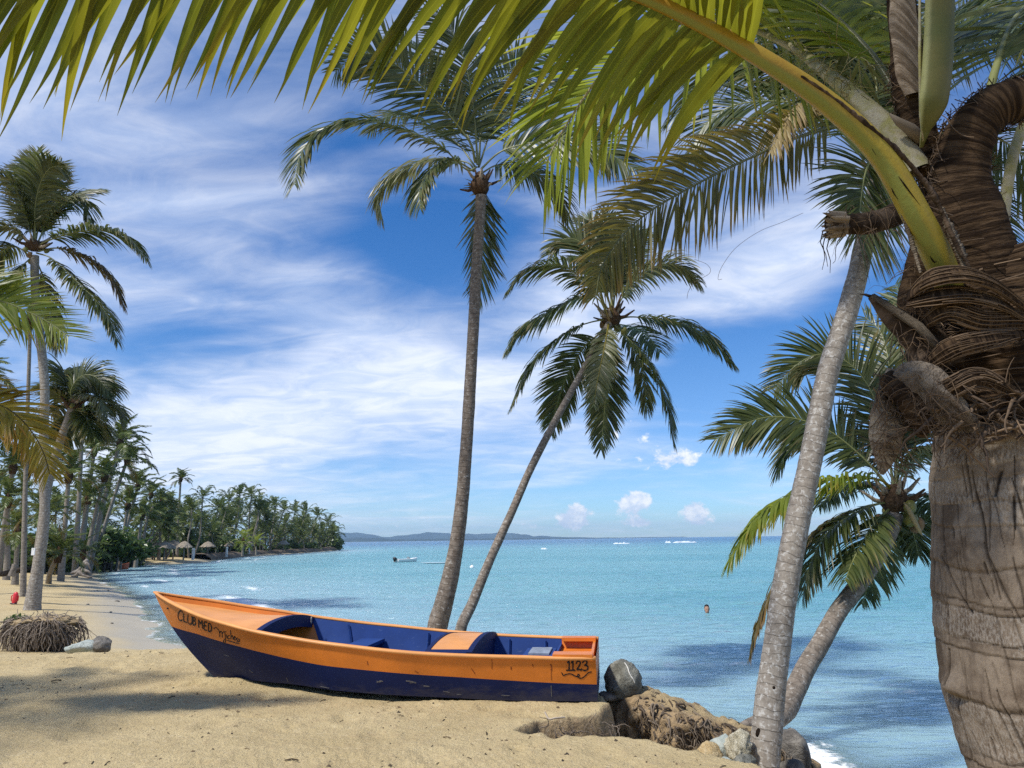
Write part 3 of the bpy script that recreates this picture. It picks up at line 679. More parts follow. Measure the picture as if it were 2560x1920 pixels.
# arched engine cover
vb = np.linspace(-.83, .83, 31); q = vb / .83
zt = .497 + .07 * (1 - np.abs(q) ** 2.0)
obj('engine_cover', *plate(1.27, 1.66, vb[2:-2], zt[2:-2] + .004, zt[2:-2] - .03), M_deck, boat, smooth=False)
for u0, u1, dz in ((1.215, 1.27, .016), (1.66, 1.70, .012)):
    obj('cover_edge', *plate(u0, u1, vb, zt + dz, zt - .06, .94), M_blue, boat, smooth=False)
for s in (0, 1):
    e = slice(0, 3) if s == 0 else slice(-3, None); obj('cover_sill', *plate(1.27, 1.66, vb[e], zt[e] + .011, zt[e] - .04), M_blue, boat, smooth=False)
obj('engine_bulkhead', *plate(1.225, 1.25, vb * .94, zt - .05, 0 * vb + .17, .80), M_blue, boat, smooth=False)
# stern: deck at each quarter, transom cap, box
for s in (-1, 1):
    obj('quarter_deck', *bbox(.03, .42, s * .80, s * .58 if s > 0 else s * .62, .438, .492 if s > 0 else .478), M_orange, boat, smooth=False)
obj('transom_lining', *bbox(.032, .06, -.618, .578, .14, .44), M_orange, boat, smooth=False)
obj('quarter_bulkhead', *plate(.425, .445, np.linspace(-.74, .74, 5), np.full(5, .405), np.full(5, .13), .86), M_bluein, boat, smooth=False)
obj('stern_box', *bbox(.46, .78, -.30, .30, .18, .405), M_bluein, boat, smooth=False)
obj('battery_lid', *bbox(.50, .72, -.22, .24, .407, .425), mat_simple('grey_lid', (.22, .25, .30), .6), boat, smooth=False)
# painted lettering: brush strokes laid on the near topside
hv, hf = [], []
V, F = strip(1, lambda u: 0.0, lambda u: 1.0, nseg=14, u=np.linspace(0, 5.12, 160)); bvh = BVHTree.FromPolygons([tuple(v) for v in V], [tuple(int(i) for i in f) for f in F])
def paint(strokes, ox, oy, wpx, name, par, lab=None):
    bm_ = MB(); sc = 620 / 2212
    for st in strokes:
        pts = np.array(st, float); n = max(3, int(np.sum(np.linalg.norm(np.diff(pts, axis=0), axis=1)) / 5) + 2) if len(pts) > 1 else 2
        if len(pts) == 1: pts = np.array([pts[0] - (5, 0), pts[0] + (5, 0)])
        pp = catmull(pts, n) if len(pts) > 2 else pts[0] + (pts[1] - pts[0]) * np.linspace(0, 1, n)[:, None]
        W3 = []; N3 = []
        for x, y in pp:
            d = Vector(ray(ox + x * sc, oy + y * sc)).normalized(); hit = bvh.ray_cast(Vector(EYE), d)
            if hit[0] is None: continue
            nn = hit[1] if hit[1].dot(d) < 0 else -hit[1]; W3.append(np.array(hit[0] + nn * .0025)); N3.append(np.array(nn))
        if len(W3) < 2: continue
        W3 = np.array(W3); N3 = np.array(N3); T = nrm(np.gradient(W3, axis=0)); S = nrm(np.cross(N3, T))
        wd = wpx * sc / FPX * 9.0 * .5 * (1 + .18 * np.sin(np.arange(len(W3)) * 1.3 + pts[0][0])); wd = wd * np.where((np.arange(len(W3)) == 0) | (np.arange(len(W3)) == len(W3) - 1), .65, 1)
        e0 = W3[0] - T[0] * wd[0] * .5; W3[0] = e0; W3[-1] += T[-1] * wd[-1] * .5
        L_, R_ = W3 - S * wd[:, None], W3 + S * wd[:, None]; lo = N3 * .0022
        V = np.stack([L_ - lo, L_, R_, R_ - lo], 1).reshape(-1, 3); bm_.add(V, gridfaces(len(W3), 4))
    if not bm_.V: return
    o = bm_.obj(name, M_black, par, smooth=False)
    if lab: o['label'] = lab
club = [[(276, 328), (262, 309), (243, 322), (233, 355), (240, 386), (258, 397), (271, 388)], [(283, 336), (283, 404)], [(283, 404), (312, 414)],
        [(322, 345), (319, 405), (334, 427), (350, 426), (358, 408), (357, 358)], [(367, 366), (366, 434)], [(367, 368), (384, 376), (384, 394), (368, 399)], [(368, 399), (388, 410), (386, 434), (366, 436)],
        [(418, 388), (416, 458)], [(418, 390), (433, 428)], [(433, 428), (449, 398)], [(449, 398), (452, 468)], [(468, 407), (464, 476)], [(464, 476), (491, 486)], [(468, 408), (493, 414)], [(466, 441), (486, 447)],
        [(505, 422), (505, 494)], [(505, 422), (522, 430), (531, 458), (526, 490), (505, 496)]]
paint(club, 380, 1440, 14, 'lettering', topside)
mich = [[(553, 470), (562, 461), (575, 462), (588, 474), (597, 484)], [(598, 484), (604, 515), (604, 545)], [(603, 512), (614, 494), (624, 503), (629, 549)], [(628, 512), (640, 497), (651, 508), (653, 545)],
        [(653, 545), (657, 578), (648, 597), (636, 590), (642, 572), (660, 556)], [(664, 520), (667, 548), (675, 556)], [(658, 496)], [(694, 530), (680, 532), (676, 548), (684, 561), (697, 556)],
        [(701, 482), (704, 520), (705, 565)], [(705, 545), (715, 531), (721, 545), (724, 568)], [(730, 557), (743, 550), (738, 539), (728, 552), (734, 570), (750, 569)], [(764, 553), (752, 556), (757, 568), (768, 577), (756, 586)],
        [(766, 560), (782, 568), (779, 584), (766, 586)], [(668, 574), (700, 582), (740, 594), (778, 603)]]
paint(mich, 380, 1440, 8, 'lettering', topside)
num = [[(1706, 490), (1722, 476), (1722, 552)], [(1698, 555), (1778, 555)], [(1742, 490), (1756, 476), (1756, 552)], [(1786, 496), (1794, 477), (1812, 474), (1823, 491), (1810, 520), (1790, 551)], [(1790, 551), (1812, 547), (1830, 553), (1833, 540)],
       [(1842, 487), (1858, 470), (1880, 478), (1878, 500), (1858, 510)], [(1858, 510), (1884, 516), (1890, 538), (1872, 556), (1843, 551)]]
paint(num, 940, 1520, 10.5, 'lettering', topside)
paint([[(1656, 574), (1664, 592), (1674, 601), (1700, 590), (1738, 587), (1772, 604), (1800, 613), (1815, 602), (1806, 590), (1797, 602), (1812, 624), (1838, 624), (1864, 606), (1890, 579), (1906, 572), (1922, 568)]], 940, 1520, 7.5, 'flourish', topside)
M_rust = mat_simple('rust_streak', (.22, .06, .02), .8, .1, .3, 40)
def streaks(lst, ox, oy, mt_, nm_):
    global M_black
    keep_ = M_black; M_black = mt_
    for st, wq in lst: paint([st], ox, oy, wq, nm_, topside)
    M_black = keep_
streaks([([(1033, 455), (1036, 490), (1034, 540)], 4), ([(1558, 500), (1566, 530), (1563, 560)], 9), ([(1563, 560), (1562, 640)], 3), ([(850, 540), (870, 565), (884, 592)], 5), ([(1204, 524), (1206, 548)], 8), ([(1396, 503), (1401, 522)], 7), ([(345, 560), (362, 568), (380, 578)], 4)], 940, 1520, M_rust, 'rust_streak')
streaks([([(1920, 760), (1926, 790)], 7), ([(2080, 660), (2090, 668)], 6)], 380, 1440, M_rust, 'rust_streak')
M_scuff = mat_simple('pale_scuff', (.16, .15, .14), .9, .1, .3, 40)
streaks([([(868, 838), (886, 852), (902, 858)], 7), ([(2005, 940), (2030, 944), (2055, 938)], 6), ([(1200, 905), (1214, 945)], 4), ([(640, 700), (690, 716)], 3), ([(1500, 985), (1580, 1000)], 5)], 380, 1440, M_scuff, 'scuff')
streaks([([(8, 664), (40, 650), (62, 655)], 6), ([(268, 650), (310, 655), (358, 668)], 8), ([(300, 668), (352, 662)], 5), ([(425, 695), (475, 700)], 7), ([(600, 742), (655, 752)], 4), ([(720, 770), (760, 772)], 4), ([(1562, 690), (1566, 790)], 5), ([(1120, 778), (1190, 782)], 5)], 940, 1520, M_scuff, 'scuff')
obj('eye_bolt', *box(side_pt(np.array([4.9]), np.array([.88]), 1)[0], (.03, .012, .02)), M_black, topside)

# ------------------------------------------------------------------ rocks, bank and driftwood
def rock_mesh(r, seed, sub=4, cuts=9, rough=.12, fine=.04, sq=(1, 1, 1)):
    bm_ = bmesh.new(); bmesh.ops.create_icosphere(bm_, subdivisions=sub, radius=1); rg = random.Random(seed)
    pl = [(Vector((rg.gauss(0, 1), rg.gauss(0, 1), rg.gauss(0, 1))).normalized(), rg.uniform(.55, .86)) for _ in range(cuts)]
    off = Vector((seed * 3.1, seed * 1.7, 0))
    for v in bm_.verts:
        q = v.co.copy()
        for n_, d_ in pl:
            e = q.dot(n_) - d_
            if e > 0: q -= n_ * e * .93
        q *= 1 + rough * mn.fractal(q * 1.8 + off, 1, 2, 3) + fine * mn.fractal(q * 7 + off, .8, 2, 4)
        v.co = Vector((q.x * r[0] * sq[0], q.y * r[1] * sq[1], q.z * r[2] * sq[2]))
    V = np.array([v.co[:] for v in bm_.verts]); F = np.array([[v.index for v in f.verts] for f in bm_.faces]); bm_.free()
    return V, F
def mat_rock(name, a, b, c, sc=6):
    mt, k = newmat(name); q = k.n('ShaderNodeTexCoord').outputs['Object']
    n1 = k.noise(q, sc, 7, .65, .4); n2 = k.noise(q, sc * 6, 5, .7); vo = k.n('ShaderNodeTexVoronoi', {'Vector': q, 'Scale': sc * 3}, feature='DISTANCE_TO_EDGE').outputs['Distance']
    col = k.mix(k.ss(n1, .32, .68), a, b); col = k.mix(k.m('MULTIPLY', k.ss(n2, .52, .72), .7), col, c)
    p = principled(k, Base_Color=col, Roughness=.9, Specular_IOR_Level=.2, Normal=k.bump(k.m('ADD', k.m('ADD', n1, k.m('MULTIPLY', n2, .5)), k.m('MULTIPLY', k.ss(vo, 0, .08), .12)), 1.0, .03))
    outp(k, p.outputs[0]); return mt
M_rk_grey = mat_rock('grey_stone', (.13, .125, .10), (.27, .265, .225), (.07, .07, .055), 7)
M_rk_dark = mat_rock('dark_stone', (.10, .09, .08), (.24, .22, .19), (.05, .045, .04), 6)
M_rk_pale = mat_rock('pale_green_stone', (.30, .34, .31), (.50, .53, .48), (.20, .24, .21), 5)
M_rk_coral = mat_rock('bleached_coral', (.42, .37, .25), (.70, .65, .50), (.26, .21, .12), 14)
M_rk_tan = mat_rock('tan_stone', (.42, .29, .13), (.56, .44, .25), (.62, .56, .42), 8)
HOLES = []
def rock(name, loc, r, seed, mt, lab, cat='rock', rz=0.0, tilt=0.0, group=None, **kw):
    V, F = rock_mesh(r, seed, **kw); R_ = np.array(Matrix.Rotation(rz, 3, 'Z') @ Matrix.Rotation(tilt, 3, 'Y'))
    o = link(name, mesh(name, V @ R_.T, F, mt)); o.location = loc; tag(o, lab, cat, group); return o
bl = rock('boulder', P(1558, 1703, 9.0), (.205, .18, .215), 5, M_rk_grey, 'rounded grey boulder with a white vein behind the boat stern', rough=.16, cuts=1, fine=.05)
vp = [(-.005 + .05 * t, -.2, .21 - .19 * t) for t in np.linspace(0, 1, 14)]
dg = bpy.context.evaluated_depsgraph_get()
bb_ = BVHTree.FromPolygons([v.co for v in bl.data.vertices], [tuple(p.vertices) for p in bl.data.polygons]); vs = []
for t in np.linspace(0, 1, 18):
    h = bb_.ray_cast(Vector((.015 + .085 * t + .006 * math.sin(9 * t), -1, .205 - .20 * t)), Vector((0, 1, 0)))
    if h[0]: vs.append(h[0][:])
ve = link('vein', mesh('vein', *tube(vs, .006, 6), mat_simple('white_quartz', (.62, .60, .54), .7)), bl)
rock('rock', P(1516, 1730, 8.95) + np.array([0, 0, -.05]), (.14, .12, .06), 17, M_rk_dark, 'low dark stone half buried beside the boat stern')
for lab, q, Yr, r, sd, mt, rz, kw in [
    ('pale greenish rock on the lower beach, left of a dark block', (206, 1620), 15.1, (.30, .22, .17), 21, M_rk_pale, .3, {}),
    ('dark squared rock on the lower beach, right of a pale rock', (246, 1617), 15.2, (.27, .20, .19), 34, M_rk_dark, -.15, {'cuts': 6}),
    ('knobbly cream coral rock at the foot of the slender trunk', (1846, 1862), 7.75, (.13, .12, .135), 41, M_rk_coral, .3, {'rough': .2, 'fine': .16, 'cuts': 4}),
    ('tan rock at the edge of the sand below the coral rock', (1776, 1884), 7.75, (.135, .12, .105), 52, M_rk_tan, 1.2, {'fine': .07}),
    ('small yellowish rock tucked behind the slender trunk', (1880, 1840), 8.7, (.09, .09, .08), 57, M_rk_tan, .2, {'fine': .07}),
    ('flat grey slab between the tan rock and the coral rock', (1806, 1866), 8.2, (.16, .14, .13), 63, M_rk_pale, -.5, {}),
    ('low grey rock touching the slender trunk at the bottom edge', (1858, 1906), 7.55, (.15, .12, .07), 66, M_rk_grey, .9, {}),
    ('small pale stone at the bottom edge beside the tan rock', (1812, 1908), 7.4, (.09, .07, .05), 69, M_rk_pale, .9, {}),
    ('grey stone standing against the slender trunk', (1905, 1868), 8.5, (.20, .15, .20), 74, M_rk_grey, .4, {}),
    ('dark wet rock in the wash right of the slender trunk', (1972, 1880), 8.6, (.16, .25, .24), 81, M_rk_dark, .5, {}),
    ('dark wet stone at the bottom edge beside the foam', (1985, 1925), 8.3, (.12, .16, .12), 85, M_rk_dark, .2, {})]:
    rock('rock', P(*q, Yr), r, sd, mt, lab, rz=rz, group='rocks along the shore', **kw)

for q, Yh, r_, in (((1897, 1833), 7.72, (.034, .012, .044)), ((1884, 1906), 7.70, (.055, .012, .036)), ((1935, 1720), 7.86, (.015, .01, .02))):
    HOLES.append((P(*q, Yh), r_))
# broken sand bank right of the boat
def bank(path, rv, rh, name, lab, seed, amp=.16):
    n = 90; c = catmull(path, n); a = np.linspace(0, 2 * math.pi, 72, endpoint=False); t = np.linspace(0, 1, n)
    env = np.sqrt(np.clip(1 - (2 * t - 1) ** 8, 0, 1)); rvv = np.interp(t, np.linspace(0, 1, len(rv)), rv) * env; rhh = np.interp(t, np.linspace(0, 1, len(rh)), rh) * env
    T = nrm(np.gradient(c, axis=0)); S = nrm(np.cross(T, np.array([0, 0, 1.])))
    ca, sa = np.cos(a), np.sin(a); sup = lambda q: np.sign(q) * np.abs(q) ** .72
    V = c[:, None] + S[:, None] * (sup(ca)[None] * rhh[:, None])[..., None] + np.array([0, 0, 1.]) * (sup(sa)[None] * rvv[:, None])[..., None]
    Vf = V.reshape(-1, 3); out = np.empty_like(Vf); cc = np.repeat(c, 72, 0)
    for i, (p_, q_) in enumerate(zip(Vf, cc)):
        d = p_ - q_; ln = np.linalg.norm(d) + 1e-6; v = Vector(p_)
        f = amp * mn.fractal(v * 3.2 + Vector((seed, 0, 0)), 1, 2, 3) + .085 * mn.fractal(v * 10, .7, 2, 4) + .035 * abs(mn.noise(v * 30))
        if d[2] > .6 * ln: f *= .45
        out[i] = p_ + d / ln * f * .8
    up = (Vf[:, 2] - cc[:, 2]) / np.maximum(np.repeat(rvv, 72), .01)
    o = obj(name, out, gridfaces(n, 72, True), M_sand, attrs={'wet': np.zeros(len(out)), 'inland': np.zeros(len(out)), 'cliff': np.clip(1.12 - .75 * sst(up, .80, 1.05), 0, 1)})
    o['kind'] = 'structure'; o['label'] = lab; return o, out
bk, bkV = bank([(1.00, 9.45, -.50), (1.38, 9.1, -.50), (1.80, 8.85, -.58), (2.25, 8.75, -.72), (2.75, 8.9, -.86), (3.05, 9.3, -1.0)], (.42, .45, .43, .40, .38, .36), (.38, .42, .42, .38, .34, .30), 'sand_bank', 'crumbling sand bank matted with roots between boat and trunks', 3)
# hanging roots
M_root = mat_leaf('root', (.16, .12, .085), (.34, .28, .22), (.30, .24, .18), .02, None, .9)
def wander(p, d, n, step, rg, pull=(0, 0, -.5), wob=.5):
    out = [np.array(p, float)]; d = np.array(d, float)
    for _ in range(n):
        d = nrm(d + np.array([rg.gauss(0, wob), rg.gauss(0, wob), rg.gauss(0, wob)]) * .5 + np.array(pull) * .4); out.append(out[-1] + d * step)
    return np.array(out)
rg = random.Random(8); b = MB()
bvb = BVHTree.FromPolygons([tuple(v) for v in bkV], [tuple(int(i) for i in f) for f in gridfaces(90, 72, True)])
for i in range(1500):
    t = rg.uniform(.02, 1.0) ** .9; x = 1.22 + 1.75 * t; hit = bvb.ray_cast(Vector((x, 7.0, rg.uniform(-.9, .05) - .28 * t)), Vector((0, 1, .02)))
    if hit[0] is None: continue
    p0 = np.array(hit[0]) + np.array([0, -.006, 0])
    ln = rg.uniform(4, 12); path = wander(p0, (rg.gauss(.25, .7), -.25, -.1), int(ln), .028, rg, (0.1, .10, -.9), .8)
    r = rg.choice([.004, .005, .007, .010, .014]) ; V, F = tube(path, np.linspace(r, r * .4, len(path)), 4, caps=False)
    b.add(V, F, np.stack([np.full(len(V), rg.random()), np.full(len(V), .3), np.full(len(V), .7)], -1))
M_root_dk = mat_leaf('dark_root', (.075, .052, .034), (.23, .18, .13), (.2, .15, .1), .02, None, .9)
o = b.obj('bank_roots', M_root_dk); o['kind'] = 'stuff'; o['label'] = 'tangle of thin roots hanging from the broken sand bank'
rg = random.Random(18); b = MB()
for i in range(46):
    x = rg.uniform(.2, .95); p0 = np.array([x, 7.22 + .5 * max(0, x - .4), rg.uniform(-.16, -.02)])
    path = wander(p0, (rg.gauss(.2, .8), -.5, .1), rg.randint(4, 10), .028, rg, (0, .15, -.4), .9); r = rg.choice([.003, .004, .006])
    V, F = tube(path, np.linspace(r, r * .4, len(path)), 4, caps=False); b.add(V, F, np.stack([np.full(len(V), rg.random() * .4), np.full(len(V), .3), np.full(len(V), .7)], -1))
path = catmull([P(1362, 1780, 7.25), P(1372, 1797, 7.2), P(1388, 1795, 7.18), P(1412, 1793, 7.2)], 14); V, F = tube(path, .008, 5, caps=False)
b.add(V, F, np.zeros((len(V), 3)))
o = b.obj('clod_roots', M_root); o['kind'] = 'stuff'; o['label'] = 'thin roots and twigs sticking out of the sand clod at the stern'
# twigs, seaweed scraps and pebbles strewn on the sand
rs = np.random.default_rng(12); b = MB(); nn = 2600
xs = rs.uniform(-7.5, 2.0, nn); ys = 4.6 + 7.4 * rs.random(nn) ** 1.4; clump = fbm(xs * .7, ys * .9, 99, 3) + .4 * sst(xs, -2, 1.5); ok_ = (clump > rs.uniform(-.35, .5, nn)) & (sdist(xs, ys, PLAT) > .12)
xs, ys = xs[ok_], ys[ok_]; zs = terrain(xs, ys)
for x, y, z in zip(xs, ys, zs):
    kind = rs.random(); a = rs.uniform(0, 6.28); s = rs.uniform(.25, 1.0) if rs.random() < .8 else rs.uniform(1, 1.6)
    if kind < .22:
        L_ = .035 * s; pts = [(x - L_ * math.cos(a), y - L_ * math.sin(a), z + .004), (x, y + .006, z + .008 * s), (x + L_ * math.cos(a), y + L_ * math.sin(a), z + .003)]
        V, F = tube(pts, .0035 * s, 4)
    else:
        th = np.linspace(0, 2 * math.pi, 7)[:-1]; r = .011 * s * (1 + .5 * rs.random(6)); V = np.vstack([np.stack([x + r * np.cos(th), y + r * 1.4 * np.sin(th), np.full(6, z - .002)], -1), [(x, y, z + .009 * s)]]); F = [(i, (i + 1) % 6, 6) for i in range(6)]
    b.add(V, F, np.stack([np.full(len(V), rs.random()), np.full(len(V), .2), np.full(len(V), .7)], -1))
M_scrap = mat_leaf('seaweed_scrap', (.030, .022, .014), (.17, .115, .06), (.1, .07, .04), .0, None, .9)
o = b.obj('beach_litter', M_scrap); o['kind'] = 'stuff'; o['label'] = 'dark seaweed scraps, twigs and pebbles strewn over the sand'

# ------------------------------------------------------------------ palms that stand near
def Q(scale, ox, oy):
    return lambda pts: [(ox + scale * x, oy + scale * y) for x, y in pts]
def lift_(pts, Y0, Y1):                                   # picture points with a depth running from Y0 to Y1
    n = len(pts); return [P(x, y, Y0 + (Y1 - Y0) * i / (n - 1)) for i, (x, y) in enumerate(pts)]
def boots(parent, c, r, n, seed, mat=None, h=.19, name='leaf_base'):
    n = n + 6
    """brown stubs and sheath at the crown's heart"""
    rg = random.Random(seed); c = np.array(c)
    V, F = tube([c + (0, 0, -.9 * h), c + (0, 0, -.35 * h), c + (0, 0, .1 * h), c + (0, 0, .7 * h), c + (0, 0, 1.2 * h)], [r * .75, r * 1.15, r * 1.2, r * .8, r * .25], 14)
    V = V + np.array([[rg.gauss(0, .06) * r, rg.gauss(0, .06) * r, rg.gauss(0, .05) * r] for _ in V])
    obj('sheath', V, F, mat or M_fibre, parent)
    for i in range(n):
        a = i * 2.4 + rg.uniform(-.3, .3); e = rg.uniform(-.2, .9); d = np.array([math.cos(a) * math.cos(e), math.sin(a) * math.cos(e), math.sin(e)])
        p0 = c + d * r * .5 + np.array([0, 0, rg.uniform(-.5, .3) * h]); L_ = rg.uniform(1.1, 2.6) * r
        V, F = tube([p0, p0 + d * L_ * .5, p0 + d * L_ + np.array([0, 0, .25 * L_])], [r * .26, r * .2, r * .09], 6); obj(name, V, F, rg.choice([M_fibre, M_greyfibre]), parent)
def coco(parent, c, r, seed, mat):
    rg = random.Random(seed); bm_ = bmesh.new(); bmesh.ops.create_uvsphere(bm_, u_segments=12, v_segments=9, radius=1)
    V = np.array([v.co[:] for v in bm_.verts]); F = [[v.index for v in f.verts] for f in bm_.faces]; bm_.free()
    V[:, 2] *= 1.25; rr = 1 + .07 * np.cos(3 * np.arctan2(V[:, 1], V[:, 0])); V[:, :2] *= rr[:, None]
    R_ = np.array(Matrix.Rotation(rg.uniform(-.6, .6), 3, 'X') @ Matrix.Rotation(rg.uniform(-.6, .6), 3, 'Y'))
    obj('coconut', np.array(c) + (V * r) @ R_.T, F, mat, parent)
M_coco = mat_simple('green_coconut', (.16, .15, .03), .45, .4, .35, 8)
M_coco_b = mat_simple('brown_coconut', (.17, .10, .045), .7, .2, .35, 8)

LK = 1.3
M_bark_hole = mat_simple('hollow_bark', (.022, .015, .011), .95, .05, .4, 30)
def palm(label, trunk_px, rads, Y0, Y1, crown_px, fronds, mat_t, seed, base_z=None, group='coconut palms on the bank', fr=None, boot=.14, nuts=0, z_drop=.0):
    """fronds: (pixel list, depth change, options)"""
    pts = lift_(trunk_px, Y0, Y1); pts = [np.array(p) for p in pts]
    if base_z is not None: pts.insert(0, np.array([pts[0][0] - (pts[1][0] - pts[0][0]) * .1, pts[0][1], base_z])); rads = [rads[0] * 1.12] + list(rads)
    o = thing('coconut_palm', label, 'palm tree', tuple(pts[0]), group)
    add_trunk(o, pts, rads, mat_t)
    cp = P(*crown_px, Y1)
    boots(o, cp, boot, 9, seed)
    base = dict(n=62, L=.65, wid=.037, segs=5, droop=.9, t0=.16, r=(.024, .004), twist=.3); base.update(fr or {})
    for i, (px, dy, kw) in enumerate(fronds):
        k2 = dict(base); k2.update(kw); k2['n'] = int(k2['n'] * 1.3); k2['L'] *= LK; k2['wid'] *= 1.2; k2['droop'] *= 1.12; mt_ = k2.pop('mat', M_leaf); lab = k2.pop('label', None)
        add_frond(o, lift_(px, Y1, Y1 + dy), mt_, seed=seed * 100 + i, label=lab, **k2)
    rg = random.Random(seed)
    for i in range(nuts):
        a = rg.uniform(0, 6.28); coco(o, cp + np.array([math.cos(a) * boot * 1.5, math.sin(a) * boot * 1.5, -boot * rg.uniform(.3, 2.2)]), rg.uniform(.075, .1), i, rg.choice([M_coco, M_coco_b, M_coco]))
    return o

c8 = Q(1200 / 2212, 600, 0)
t1 = palm('tallest coconut palm behind the boat, its dark upright trunk rising mid sky',
     [(1093, 1572), (1112, 1500), (1140, 1370), (1158, 1220), (1170, 1050), (1180, 880), (1190, 700), (1200, 540), (1203, 490)], [.152, .142, .114, .101, .095, .092, .090, .088, .095], 12.0, 12.0, (1200, 462),
     [(c8([(1090, 770), (1040, 780), (900, 660), (620, 562), (400, 590), (285, 700), (250, 850)]), -1.6, dict(n=92, L=.66, droop=.8, hint=(0, -.9, .6), fa=(30, 60))),
      (c8([(1080, 780), (1035, 745), (880, 735), (720, 800), (640, 890), (650, 1010)]), .9, dict(mat=M_leaf_pale, L=.55, droop=1.3)),
      (c8([(1085, 750), (1050, 640), (880, 440), (690, 280), (550, 250), (440, 330)]), -1.0, dict(n=84, L=.70, droop=.4, hint=(0, -1, .4), fa=(30, 60))),
      (c8([(1090, 750), (1040, 600), (940, 380), (820, 220), (690, 150)]), 1.2, dict(L=.7, droop=.8)),
      (c8([(1110, 850), (1112, 880), (1110, 980), (1108, 1100), (1104, 1240), (1090, 1330)]), 1.0, dict(n=72, L=.66, droop=.22, t0=.06, hint=(0, 1, .2), fa=(28, 55), lens=(.7, 1, .55), label='old frond hanging straight down behind the trunk')),
      (c8([(1110, 780), (1200, 700), (1330, 660), (1480, 640), (1640, 670), (1740, 730), (1850, 800)]), -.6, dict(n=80, L=.66, droop=.7, hint=(0, -1, .6), fa=(28, 58))),
      (c8([(1110, 800), (1190, 760), (1300, 770), (1420, 830), (1480, 900), (1510, 1000)]), .8, dict(L=.6, droop=1.2)),
      (c8([(1100, 760), (1120, 560), (1200, 380), (1330, 260), (1450, 230)]), .8, dict(L=.7)),
      (c8([(1095, 760), (1080, 540), (1040, 300), (960, 120), (860, 40)]), -.5, dict(L=.75, n=70)),
      (c8([(1100, 770), (1180, 560), (1340, 400), (1520, 400), (1640, 500)]), 1.5, dict(L=.7)),
      (c8([(1085, 770), (1000, 660), (860, 560), (700, 530), (600, 600)]), 1.6, dict(L=.65)),
      (c8([(1080, 790), (980, 740), (880, 780), (830, 870), (830, 960)]), -1.1, dict(L=.5, droop=1.4))],
     M_trunk, 1, base_z=-.28, boot=.13, nuts=0)

c2 = Q(700 / 1760, 1200, 500)
t2 = palm('slender coconut palm leaning right behind the boat, its round crown open to the sky',
     [(1152, 1575), (1180, 1510), (1225, 1400), (1275, 1290), (1330, 1165), (1395, 1040), (1450, 940), (1500, 850), (1528, 800)], [.092, .086, .077, .072, .070, .068, .066, .064, .072], 12.9, 15.6, (1530, 793),
     [(c2([(815, 700), (740, 600), (640, 500), (540, 420), (430, 408), (290, 450), (185, 560)]), -.8, dict(n=78)),
      (c2([(800, 720), (740, 620), (640, 610), (520, 660), (380, 740), (260, 820), (175, 940)]), .2, dict(n=78, droop=1.0)),
      (c2([(790, 750), (690, 770), (590, 810), (430, 920), (300, 1070), (195, 1300)]), -.3, dict(n=74, droop=1.05, L=.52)),
      (c2([(800, 770), (740, 850), (650, 930), (540, 1120), (480, 1300), (445, 1450)]), .6, dict(n=74, droop=.5, hint=(0, 1, .6), L=.6)),
      (c2([(810, 770), (805, 800), (780, 940), (740, 1130), (715, 1290)]), -1.1, dict(n=66, droop=.7, hint=(0, -.6, .9), mat=M_leaf_pale, rmat=M_leaf_yellow, L=.42, r=(.03, .006))),
      (c2([(825, 775), (815, 850), (800, 1050), (785, 1300), (760, 1570)]), -.2, dict(n=88, droop=.5, hint=(0, -.8, .6), L=.52)),
      (c2([(850, 780), (930, 870), (1020, 960), (1110, 1100), (1180, 1290), (1222, 1540)]), -.5, dict(n=80, droop=1.05, L=.5)),
      (c2([(845, 780), (920, 860), (990, 980), (1030, 1120), (1050, 1330)]), .5, dict(n=64, droop=1.2, L=.5)),
      (c2([(860, 755), (940, 735), (1080, 745), (1230, 765), (1360, 815), (1480, 900), (1592, 1030)]), -.3, dict(n=84, droop=1.1, L=.58)),
      (c2([(845, 720), (880, 640), (960, 520), (1070, 430), (1200, 400), (1300, 440), (1380, 515)]), -.3, dict(n=74, mat=M_leaf_pale, droop=1.0)),
      (c2([(825, 700), (790, 560), (730, 400), (640, 270), (530, 245), (430, 345)]), .4, dict(n=84, droop=.5, hint=(0, -1, .3), L=.6, fa=(30, 60))),
      (c2([(830, 690), (810, 480), (770, 280), (710, 140), (620, 110)]), .9, dict(n=80, droop=.35, hint=(0, -1, .3))),
      (c2([(835, 690), (860, 500), (900, 330), (960, 230), (1060, 200)]), .9, dict(n=80, droop=.4, hint=(0, -1, .3))),
      (c2([(830, 690), (830, 460), (820, 250), (790, 60)]), .2, dict(n=60, droop=.3, L=.5)),
      (c2([(860, 780), (960, 800), (1060, 860), (1130, 960)]), 1.5, dict(n=54, droop=1.0))],
     M_trunk, 2, base_z=-.42, boot=.16, nuts=4, fr=dict(L=.62, r=(.026, .004)))

